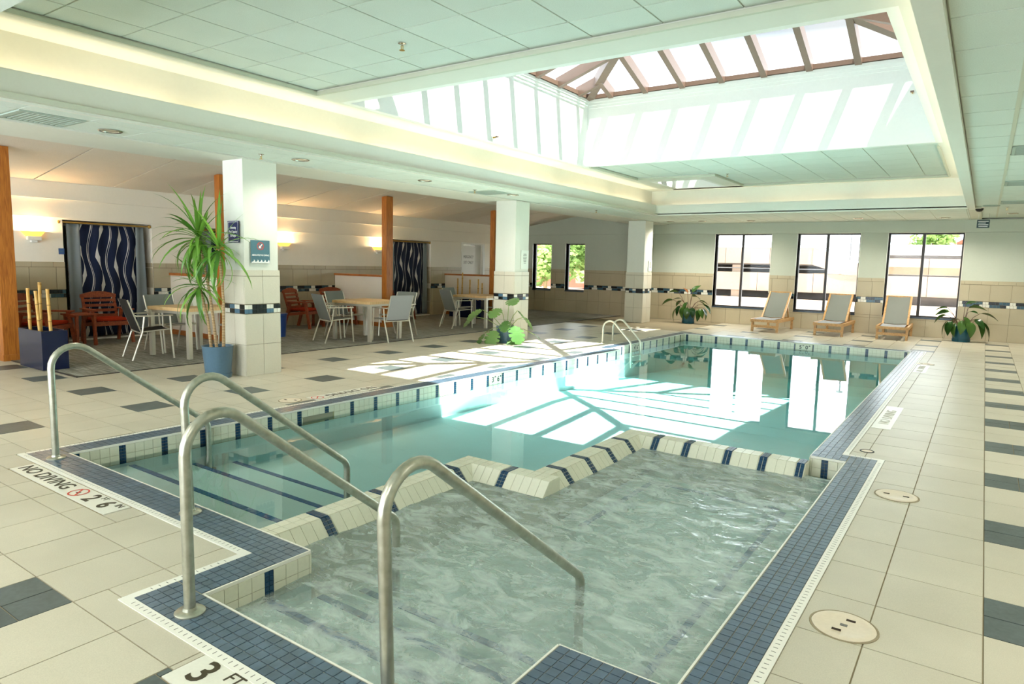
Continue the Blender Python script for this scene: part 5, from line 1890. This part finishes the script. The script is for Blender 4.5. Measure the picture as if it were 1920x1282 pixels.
def philodendron(label, loc, potr, h, leaves, seed):
    t = thing('philodendron', label, 'plant', loc)
    pot(t, potr * 0.88, potr, h, M['pot_teal'], True)
    rr = random.Random(seed)
    for k, (a, dpt, z, size, tilt, roll) in enumerate(leaves):
        off = Vector((1, 0, 0)) * a + Vector((0, 1, 0)) * dpt
        me = OVR if (seed == 1 and k == 3) else OVA
        leaf_on_stem(t, (off.x * 0.15, off.y * 0.15, h - 0.04), (off.x, off.y, z), me, size, tilt, roll, M['stem_red'])
philodendron('broad leaved plant in a teal pot between the far column and the first window', (-6.52, 17.70, 0), 0.18, 0.36,
    [(-0.42, -0.10, 0.62, 0.34, 0.25, 0.4), (-0.30, 0.0, 0.82, 0.30, -0.2, 0.5), (-0.20, -0.08, 0.66, 0.26, 0.0, 0.2), (-0.06, 0.02, 0.82, 0.22, -0.9, 0.0), (0.06, 0.05, 0.84, 0.32, -0.9, 0.4),
     (0.10, -0.05, 0.74, 0.36, 0.0, -0.5), (0.28, 0.0, 0.62, 0.36, 0.2, -0.3), (0.40, -0.06, 0.54, 0.36, 0.55, 0.0), (0.34, -0.15, 0.42, 0.30, 0.9, 0.3), (0.30, -0.20, 0.38, 0.32, 1.2, 0.0),
     (0.42, -0.10, 0.44, 0.36, 1.0, -0.2), (-0.30, -0.14, 0.40, 0.40, 1.2, 0.2), (-0.18, -0.18, 0.48, 0.32, 1.1, -0.2), (-0.08, -0.20, 0.46, 0.36, 1.25, 0.2), (0.04, -0.22, 0.44, 0.34, 1.3, -0.1),
     (0.14, -0.16, 0.44, 0.30, 1.1, 0.2), (-0.02, -0.10, 0.58, 0.30, 0.8, 0.3), (-0.24, 0.12, 0.60, 0.30, 0.4, 0.0), (0.20, 0.16, 0.60, 0.30, 0.4, 0.0)], 1)
philodendron('broad leaved plant in a teal pot right of the third window', (-0.33, 18.02, 0), 0.19, 0.34,
    [(-0.30, -0.05, 0.74, 0.30, 0.1, 0.3), (-0.26, -0.02, 0.66, 0.30, 0.15, -0.6), (-0.32, -0.04, 0.58, 0.30, 0.5, 0.5), (0.02, 0.0, 0.82, 0.26, -0.5, 0.4), (0.08, 0.0, 0.76, 0.36, -0.1, -0.4),
     (0.08, -0.06, 0.66, 0.24, -0.2, 0.2), (0.30, 0.02, 0.64, 0.38, 0.15, -0.2), (-0.28, -0.10, 0.46, 0.42, 1.15, 0.3), (-0.20, -0.14, 0.46, 0.36, 1.2, -0.3), (-0.12, -0.16, 0.42, 0.34, 1.2, 0.3),
     (0.0, -0.18, 0.48, 0.34, 1.0, -0.2), (0.12, -0.16, 0.46, 0.38, 1.1, 0.1), (0.26, -0.06, 0.50, 0.44, 1.05, 0.3), (0.34, -0.02, 0.48, 0.48, 0.95, -0.2), (0.22, -0.12, 0.52, 0.30, 0.6, 0.5),
     (-0.10, 0.10, 0.50, 0.30, 0.5, 0.0), (0.04, -0.10, 0.56, 0.28, 0.7, -0.4)], 2)

# ================================================================== SUN LOUNGERS
def lounger(label, loc, rz):
    """teak lounger; foot end towards -y, back raised at +y"""
    t = thing('sun_lounger', label, 'lounger', loc, rz, 'teak sun loungers under the windows')
    K = M['teak']
    W = 0.30
    for s in (-1, 1):
        q = B(); q.bar((s * W, -0.95, 0.27), (s * W, 0.62, 0.27), 0.04, 0.075); q.obj('side_rail', K, t)
        q = B(); q.bar((s * (W - 0.01), -0.86, 0.0), (s * (W - 0.01), -0.84, 0.25), 0.05, 0.05); q.obj('leg', K, t)
        q = B(); q.bar((s * (W - 0.01), 0.54, 0.0), (s * (W - 0.01), 0.52, 0.25), 0.05, 0.05); q.obj('leg', K, t)
        q = B(); q.bar((s * (W - 0.05), -0.22, 0.30), (s * (W - 0.05), 0.42, 0.93), 0.04, 0.05); q.obj('back_rail', K, t)
        q = B(); q.bar((s * (W - 0.09), 0.26, 0.76), (s * (W - 0.09), 0.48, 0.28), 0.03, 0.03); q.obj('back_prop', K, t)
    for y, z in ((-0.93, 0.27), (-0.86, 0.13), (0.60, 0.27), (-0.20, 0.26)):
        q = B(); q.bar((-W, y, z), (W, y, z), 0.035, 0.06); q.obj('cross_rail', K, t)
    def sheet(name, pts, m_, dy, dz):
        q = B()
        vs = []
        for (y, z) in pts:
            vs += [(-W + 0.06, y, z), (0, y, z - 0.018), (W - 0.06, y, z)]
        n = len(pts); m2 = len(vs)
        vs += [(v[0], v[1] + dy, v[2] + dz) for v in vs]
        fs = []
        for i in range(n - 1):
            for j in range(2):
                a = i * 3 + j
                fs += [(a, a + 3, a + 4, a + 1), (m2 + a, m2 + a + 1, m2 + a + 4, m2 + a + 3)]
        q.add(vs, fs); q.obj(name, M[m_], t, smooth=True)
    sheet('seat_sling', [(-0.93, 0.305), (-0.60, 0.318), (-0.22, 0.320)], 'sling_pad', 0, -0.006)
    sheet('back_sling', [(-0.20, 0.335), (0.10, 0.63), (0.42, 0.945)], 'sling', 0.006, -0.006)
    q = B(); q.bar((-W + 0.05, 0.42, 0.93), (W - 0.05, 0.42, 0.93), 0.03, 0.04); q.obj('head_rail', K, t)
    return t
lounger('teak sun lounger with grey sling, left of the three', (-4.25, 17.62, 0), math.radians(-1))
lounger('teak sun lounger with grey sling, middle of the three', (-2.86, 17.78, 0), math.radians(-1))
lounger('teak sun lounger with grey sling, right of the three', (-1.62, 17.98, 0), math.radians(1))

# ================================================================== SIGNS
def board(name, label, cat, o, face, w_, h_, mat, th=0.008):
    t = thing(name, label, cat, o)
    x, y = Vector(face[0]), Vector(face[1])
    z = x.cross(y)
    q = B()
    vs = []
    for d in (0, th):
        for a, b in ((-1, -1), (1, -1), (1, 1), (-1, 1)):
            vs.append(x * (a * w_ / 2) + y * (b * h_ / 2) + z * d)
    q.add(vs, [(3, 2, 1, 0), (4, 5, 6, 7), (0, 1, 5, 4), (1, 2, 6, 5), (2, 3, 7, 6), (3, 0, 4, 7)])
    q.obj('plate', mat, t)
    return t, (lambda a, b, d=0.0: frame_m(x * a + y * b + z * (th + 0.001 + d), x, y))
def strip_on(t, fm, a, b, w_, h_, mat, name, d=0.0):
    q = B(); q.box(-w_ / 2, -h_ / 2, -0.0004, w_ / 2, h_ / 2, 0.0006)
    o = q.obj(name, mat, t); o.matrix_local = fm(a, b, d)
    return o
t, fm = board('capacity_sign', 'navy sign reading Swimming Pool Capacity 30 People on the nearest column', 'sign', (-7.745, 4.967, 1.815), FACE_NY, 0.235, 0.27, M['navy'])
for a, b, w_, h_ in ((0, 0.121, 0.216, 0.006), (0, -0.121, 0.216, 0.006), (-0.105, 0, 0.006, 0.236), (0.105, 0, 0.006, 0.236)):
    strip_on(t, fm, a, b, w_, h_, M['ink_white'], 'border')
for s_, b, w_ in (('Swimming', 0.05, 0.12), ('Pool Capacity', 0.0, 0.165), ('30 People', -0.05, 0.12)):
    text_obj(s_, 0.042, M['ink_white'], t, fm(0, b), width=w_, bold=0.001)
t, fm = board('no_diving_sign', 'teal sign reading ABSOLUTELY NO DIVING with white waves on the nearest column', 'sign', (-7.545, 5.20, 1.575), FACE_PX, 0.27, 0.285, M['teal_sign'])
text_obj('ABSOLUTELY NO DIVING', 0.03, M['ink_white'], t, fm(0, -0.045), width=0.245, bold=0.0006)
q = B()
n = 24
vs, fs = [], []
for k in range(n):
    a = 2 * PI * k / n
    vs += [(0.042 * math.cos(a), 0.042 * math.sin(a), 0), (0.050 * math.cos(a), 0.050 * math.sin(a), 0)]
for k in range(n):
    j = (k + 1) % n
    fs.append((2 * k, 2 * k + 1, 2 * j + 1, 2 * j))
q.add(vs, fs); q.bar((-0.03, 0.03, 0.0003), (0.03, -0.03, 0.0003), 0.008, 0.0004)
o = q.obj('prohibition_ring', M['ink_red'], t); o.matrix_local = fm(0, 0.07)
q = B(); q.prism([(-0.026, -0.026), (0.012, -0.026), (0.0, -0.012), (0.028, 0.022), (0.020, 0.028), (-0.010, 0.0), (-0.018, 0.004)], 0, 0.0005)
o = q.obj('diver_symbol', M['ink_white'], t); o.matrix_local = fm(0, 0.07, 0.0006)
pts = [(-0.13, -0.142)]
for k in range(5):
    x0 = -0.13 + 0.052 * k
    for i in range(8):
        f = i / 8
        pts.append((x0 + 0.052 * f, -0.115 + 0.022 * (f ** 2) - (0.012 if f < 0.2 else 0)))
pts.append((0.13, -0.142))
q = B()
for k in range(5):
    x0 = -0.13 + 0.052 * k
    q.prism([(x0, -0.142), (x0 + 0.052, -0.142), (x0 + 0.052, -0.122), (x0 + 0.046, -0.106), (x0 + 0.030, -0.098), (x0 + 0.034, -0.110), (x0 + 0.020, -0.124), (x0, -0.128)], 0, 0.0005)
o = q.obj('wave_band', M['ink_white'], t); o.matrix_local = fm(0, 0)
for nm, lb, o3, fc, w_, h_ in (('paper_notice', 'white paper notice taped to the middle column', (-7.445, 11.05, 1.58), FACE_PX, 0.26, 0.36), ('paper_notice', 'white paper notice taped to the far column', (-7.425, 17.08, 1.53), FACE_PX, 0.22, 0.30)):
    t, fm = board(nm, lb, 'notice', o3, fc, w_, h_, M['paper'], 0.003)
    for k in range(7):
        strip_on(t, fm, 0, h_ * 0.3 - k * h_ * 0.08, w_ * (0.5 - 0.05 * abs(k - 2)), 0.010, M['ink_grey'], 'print_line')
t, fm = board('room_plate', 'small blue plate on the wall beside the first curtain', 'sign', (WALL_X + 0.0, 4.985, 1.53), FACE_PX, 0.085, 0.10, M['small_sign'])
strip_on(t, fm, 0, 0, 0.045, 0.02, M['band_blue'], 'print_line')
t, fm = board('hanging_sign', 'dark green sign with white lines of print hanging from the right ceiling', 'sign', (-0.125, 16.50, 2.50), FACE_NY, 0.21, 0.16, M['green_sign'], 0.012)
for k in range(4):
    strip_on(t, fm, (0.0, -0.02, 0.0, 0.0)[k], 0.05 - k * 0.034, (0.17, 0.12, 0.17, 0.15)[k], 0.014, M['ink_white'], 'print_line')
for a in (-0.09, 0.09):
    q = B(); q.tube([(a, 0, 0.08), (a, 0, 0.21)], 0.003, 6); q.obj('hanger', M['steel'], t)

# ================================================================== CEILING FITTINGS
for k, (x, y, lab) in enumerate(((-7.19, 3.30, 'recessed round downlight nearest the camera in the left soffit'), (-7.02, 5.43, 'recessed round downlight in the left soffit past the nearest column'), (-7.02, 7.68, 'recessed round downlight in the left soffit halfway along'), (-6.98, 9.93, 'recessed round downlight in the left soffit by the middle column'),
        (-7.0, 17.3, 'downlight in the far soffit by the far column'), (-6.14, 17.32, 'downlight in the far soffit above the first teal pot'), (-4.95, 17.5, 'downlight in the far soffit above the first window'), (-2.49, 17.32, 'downlight in the far soffit between second and third window'), (-0.83, 17.6, 'downlight in the far soffit above the third window'), (0.34, 17.2, 'downlight at the far right end of the ceiling'))):
    zz = ZS + 0.011 if x < 0 else ZS + 0.049
    t = thing('downlight', lab, 'ceiling lamp', (x, y, zz), 0, 'recessed downlights')
    q = B(); q.lathe([(0.075, 0.0), (0.105, 0.0), (0.108, -0.006), (0.100, -0.012), (0.080, -0.010), (0.075, 0.0)], 28); q.obj('trim_ring', M['chrome'], t, smooth=True)
    q = B(); q.lathe([(0.079, -0.004), (0.05, -0.001), (0.001, 0.0)], 24); q.obj('reflector', M['lamp_lens'], t, smooth=True)
    dl = bpy.data.lights.new('downlight_lamp', 'SPOT')
    dl.energy, dl.color, dl.spot_size, dl.spot_blend, dl.shadow_soft_size = DOWN_P * (0.35 if k < 4 else 0.8), (1.0, 0.92, 0.80), math.radians(150), 1.0, 0.06
    dlo = bpy.data.objects.new('downlight_lamp', dl)
    dlo.location = (x, y, zz - 0.03)
    COL.objects.link(dlo)
for k, (x, y, z, lab) in enumerate(((-4.22, 4.32, ZT + 0.033, 'sprinkler head in the tiled ceiling field at the top'), (-7.11, 4.94, ZS + 0.012, 'sprinkler head under the left soffit above the nearest column'), (-7.12, 9.02, ZS + 0.012, 'sprinkler head under the left soffit near the middle column'), (-7.15, 13.39, ZS + 0.012, 'sprinkler head under the left soffit past the middle column'), (-4.29, 13.37, ZT + 0.033, 'sprinkler head in the far tiled ceiling field'), (0.22, 15.6, ZS + 0.05, 'sprinkler head under the right ceiling at the far end'))):
    t = thing('sprinkler_head', lab, 'sprinkler', (x, y, z), 0, 'fire sprinklers')
    q = B(); q.lathe([(0.034, 0.0), (0.034, -0.004), (0.012, -0.010), (0.010, -0.02)], 16); q.obj('escutcheon', M['chrome'], t, smooth=True)
    q = B(); q.bar((-0.012, 0, -0.018), (-0.008, 0, -0.055), 0.004, 0.006); q.bar((0.012, 0, -0.018), (0.008, 0, -0.055), 0.004, 0.006); q.obj('yoke', M['brass'], t)
    q = B(); q.lathe([(0.024, -0.055), (0.024, -0.058), (0.004, -0.06)], 14); q.obj('deflector', M['brass'], t)
for (o3, lab, sx) in (((-6.2, 8.26, 3.36), 'small sidewall sprinkler on the left wall of the skylight well', 1), ((-1.05, 11.15, 3.99), 'small brown sidewall sprinkler high on the right of the skylight well', 2)):
    t = thing('well_sprinkler', lab, 'sprinkler', o3, 0 if sx == 1 else -PI / 2)
    q = B(); q.tube([(0, 0, 0), (0.07, 0, 0)], 0.012, 8); q.obj('stub', M['brass'], t)
    q = B(); q.lathe([(0.03, 0), (0.03, 0.008), (0.015, 0.012)], 14); o = q.obj('escutcheon', M['trim_white'], t); o.rotation_euler = (0, PI / 2, 0)
    q = B(); q.box(0.07, -0.022, -0.004, 0.10, 0.022, 0.016); q.obj('deflector', M['bronze'], t)
t = thing('security_camera', 'small dome camera under the ceiling beside the hanging sign', 'camera', (-0.20, 15.55, ZS + 0.0))
q = B(); q.lathe([(0.09, 0.072), (0.09, 0.045), (0.075, 0.03)], 24); q.obj('housing', M['trim_white'], t, smooth=True)
q = B(); q.lathe([(0.07, 0.034), (0.062, 0.0), (0.04, -0.025), (0.001, -0.035)], 24); q.obj('dome', M['black'], t, smooth=True)
t = thing('ceiling_speaker', 'round pale ceiling disc beside the dome camera', 'speaker', (-0.02, 15.2, ZS + 0.049))
q = B(); q.lathe([(0.13, 0.0), (0.13, -0.012), (0.10, -0.02), (0.001, -0.022)], 28); q.obj('grille', M['vent'], t, smooth=True)

# ================================================================== OUTSIDE THE WINDOWS
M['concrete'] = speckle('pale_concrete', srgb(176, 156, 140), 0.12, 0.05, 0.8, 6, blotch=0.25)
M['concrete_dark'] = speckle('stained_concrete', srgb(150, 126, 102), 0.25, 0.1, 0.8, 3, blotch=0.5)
M['shade'] = speckle('shaded_deck', srgb(96, 88, 84), 0.25, 0.1, 0.9, 2, blotch=0.6)  # shade inside the garage openings, put into a dark colour
M['ground'] = speckle('pale_pavement', srgb(186, 168, 154), 0.05, 0.05, 0.8, 3, blotch=0.2)
M['brick'] = speckle('red_brick', srgb(186, 112, 92), 0.08, 0.08, 0.8, 8)
M['rail_grey'] = plain('railing_grey', srgb(120, 120, 122), 0.5)
M['white_build'] = plain('white_building', srgb(190, 190, 190), 0.8)
M['winpane'] = plain('far_window', srgb(120, 120, 120), 0.3)
M['foliage'] = leafmat('foliage', srgb(120, 150, 84), srgb(164, 190, 118), 0.6, 0.3)
q = B(); q.box(-160, 19.2, -1.95, 120, 260, -1.75); o = q.obj('ground', M['ground']); o['kind'] = 'structure'
def gz(z30): return 1.5 + (z30 - 1.5) * 80 / 30
t = thing('parking_garage', 'pale concrete parking garage across the street, with a ramp and railings', 'building', (-24, 80, -1.75))
def gp(name, x0, x1, z0, z1, mat, y0=0, y1=0.6, yo=0):
    q = B(); q.box(x0 + 24, y0, z0 + 1.75, x1 + 24, y1, z1 + 1.75); return q.obj(name, M[mat], t)
for k in range(6):
    x = -45.5 + k * 5.05
    gp('parapet_panel', x, min(x + 5.0, -15.7), 2.15, 4.0, 'concrete', 0, 0.4)
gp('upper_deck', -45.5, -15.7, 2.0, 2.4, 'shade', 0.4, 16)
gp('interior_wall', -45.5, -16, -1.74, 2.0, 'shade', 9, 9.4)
for k in range(8):
    x = -45.5 + k * 6.0
    gp('lower_panel', x, x + 5.95, -0.93, 1.15, 'concrete', 0, 0.4)
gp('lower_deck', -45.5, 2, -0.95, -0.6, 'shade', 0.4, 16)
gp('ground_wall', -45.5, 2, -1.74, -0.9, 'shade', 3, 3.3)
for x in (-38, -31, -24.6, -19.8, -9.5):
    gp('pier', x, x + 1.0, -1.74, 2.2, 'concrete', 0.5, 1.4)
gp('beam', -30, -21.5, 1.55, 1.75, 'concrete_dark', 5, 5.5)
# ramp parapet
q = B()
q.prism([(24 - 15.7, 2.15 + 1.75), (24 - 15.7, 4.0 + 1.75), (24 - 11.0, 2.3 + 1.75), (24 - 8.5, 2.3 + 1.75), (24 - 8.5, 1.1 + 1.75), (24 - 12.5, 1.1 + 1.75)], -0.1, 0.3, axis='y')
q.obj('ramp_parapet', M['concrete'], t)
gp('ramp_deck', -15.7, -8.5, 1.0, 1.2, 'concrete_dark', 0.3, 9)
for (z, xa, xb) in ((4.35, -45.5, -15.7), (1.62, -45.5, -3)):
    q = B(); q.bar((xa + 24, 0.15, z + 1.75), (xb + 24, 0.15, z + 1.75), 0.07, 0.09); q.obj('hand_rail_bar', M['rail_grey'], t)
for k in range(26):
    q = B(); x = -44 + k * 1.2
    if x > -15.8: break
    q.bar((x + 24, 0.15, 4.0 + 1.75), (x + 24, 0.15, 4.35 + 1.75), 0.05, 0.05); q.obj('rail_post', M['rail_grey'], t)
q = B(); q.bar((24 - 15.7, 0.1, 4.35 + 1.75), (24 - 11.2, 0.1, 2.72 + 1.75), 0.08, 0.09); q.obj('hand_rail_bar', M['rail_grey'], t)
for k in range(7):
    x = -15.2 + k * 0.62
    z = 4.0 - (x + 15.7) * 0.36
    q = B(); q.bar((x + 24, 0.1, z + 1.75), (x + 24, 0.1, z + 0.34 + 1.75), 0.05, 0.05); q.obj('rail_post', M['rail_grey'], t)
t = thing('light_pole', 'tall thin light pole on the garage roof, left one', 'pole', (-17.6, 98, -1.75)); q = B(); q.tube([(0, 0, 0), (0, 0, 16)], 0.09, 8); q.obj('mast', M['rail_grey'], t); q = B(); q.box(-0.4, -0.15, 15.9, 0.4, 0.15, 16.1); q.obj('lamp_head', M['rail_grey'], t)
t = thing('light_pole', 'tall thin light pole on the garage roof, right one', 'pole', (-14.7, 98, -1.75)); q = B(); q.tube([(0, 0, 0), (0, 0, 16)], 0.09, 8); q.obj('mast', M['rail_grey'], t); q = B(); q.box(-0.4, -0.15, 15.9, 0.4, 0.15, 16.1); q.obj('lamp_head', M['rail_grey'], t)
t = thing('garage_annex', 'low stained concrete structure across the street seen through the third window', 'building', (-4, 78, -1.75))
for (z0, z1, mt) in ((2.05, 2.9, 'concrete'), (1.30, 2.05, 'concrete_dark'), (-0.85, 1.15, 'concrete')):
    for k in range(3):
        q = B(); q.box(-4.8 + k * 4.2, 0, z0 + 1.75, -0.65 + k * 4.2, 0.4, z1 + 1.75); q.obj('wall_panel', M[mt], t)
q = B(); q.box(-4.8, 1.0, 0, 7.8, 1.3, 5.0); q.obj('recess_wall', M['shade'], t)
q = B(); q.bar((-4.8, 0.1, 1.30 + 1.75), (7.8, 0.1, 1.30 + 1.75), 0.06, 0.08); q.obj('hand_rail_bar', M['rail_grey'], t)
t = thing('white_building', 'white low building with three dark windows beyond the garage, third window', 'building', (-6, 140, -1.75))
q = B(); q.box(-9, 0, 0, 12, 8, 8.0); q.obj('facade', M['white_build'], t)
q = B(); q.box(-9.2, -0.2, 7.95, 12.2, 8, 8.2); q.obj('cornice', M['white_build'], t)
for x in (-3.6, -1.0, 2.2):
    q = B(); q.box(x - 0.55, -0.06, 4.45, x + 0.55, 0.0, 5.8); q.obj('window', M['winpane'], t)
t = thing('brick_building', 'red brick apartment building with a balcony seen through the leftmost window', 'building', (-55.5, 85, -1.75))
q = B(); q.box(-10, 0, 0, 9, 10, 14); q.obj('facade', M['brick'], t)
for (x, z) in ((-0.9, 4.6), (2.4, 4.6), (5.4, 4.6), (-0.9, 1.3), (2.4, 1.3)):
    q = B(); q.box(x - 0.6, -0.05, z, x + 0.6, 0, z + 1.5); q.obj('window', M['winpane'], t)
q = B(); q.box(-2.2, -1.4, 3.6, 0.6, 0, 3.8); q.obj('balcony_floor', M['concrete'], t)
for k in range(12):
    q = B(); q.box(-2.2 + k * 0.25, -1.4, 3.8, -2.15 + k * 0.25, -1.35, 4.8); q.obj('baluster', M['rail_grey'], t)
q = B(); q.box(-2.2, -1.42, 4.78, 0.6, -1.32, 4.86); q.obj('balcony_rail', M['rail_grey'], t)
t = thing('red_roof_house', 'red roofed house among trees far beyond the third window', 'building', (-1.74, 175, -1.75))
q = B(); q.box(-4, 0, 0, 4, 6, 9.7); q.obj('wall', M['concrete'], t)
q = B(); q.prism([(-4.5, 9.7), (4.5, 9.7), (0, 12.3)], -0.3, 6.3, axis='y'); q.obj('roof', M['brick'], t)
def tree(label, loc, R, H, seed, n=900, ls=0.35):
    t = thing('tree', label, 'tree', loc, 0, 'trees outside the windows')
    q = B(); q.tube([(0, 0, 0), (0.05, 0, H * 0.4), (0, 0.05, H * 0.7)], R * 0.07, 8, rs=[R * 0.09, R * 0.07, R * 0.04]); q.obj('trunk', M['cane'], t)
    rr = random.Random(seed)
    q = B()
    blobs = [(Vector((rr.uniform(-0.6, 0.6) * R, rr.uniform(-0.6, 0.6) * R, H * 0.62 + rr.uniform(-0.45, 0.45) * H * 0.6)), R * rr.uniform(0.35, 0.6)) for _ in range(14)]
    for i in range(n):
        c, r = blobs[i % len(blobs)]
        d = Vector((rr.gauss(0, 1), rr.gauss(0, 1), rr.gauss(0, 1))).normalized()
        p = c + d * r * rr.uniform(0.75, 1.0)
        a = Vector((rr.gauss(0, 1), rr.gauss(0, 1), rr.gauss(0, 1) * 0.5)).normalized()
        b = d.cross(a).normalized()
        s = ls * rr.uniform(0.7, 1.4)
        q.add([p - a * s, p + b * s * 0.6, p + a * s, p - b * s * 0.6], [(0, 1, 2, 3)])
    o = q.obj('crown', M['foliage'], t)
    o['kind'] = 'stuff'
tree('bushy light green tree below the brick building, leftmost window', (-36.5, 58, -1.75), 2.6, 5.4, 1, 1800, 0.28)
tree('bushy light green tree filling the second narrow window', (-31.6, 58, -1.75), 3.0, 7.2, 2, 2600, 0.28)
tree('light green tree behind the one in the second narrow window', (-35.6, 66, -1.75), 3.2, 8.0, 3, 1600, 0.32)
tree('small yellow green tree at the left side of the first wide window', (-22.4, 66, -1.75), 0.7, 2.6, 4, 300, 0.16)
tree('green tree left of the red roofed house beyond the third window', (-9.5, 165, -1.75), 5.0, 13.5, 5, 1400, 0.6)
tree('green tree right of the red roofed house beyond the third window', (4.0, 165, -1.75), 5.0, 14.5, 6, 1600, 0.6)
tree('green tree standing far right beyond the third window', (17.0, 178, -1.75), 5.0, 14.0, 7, 1000, 0.6)
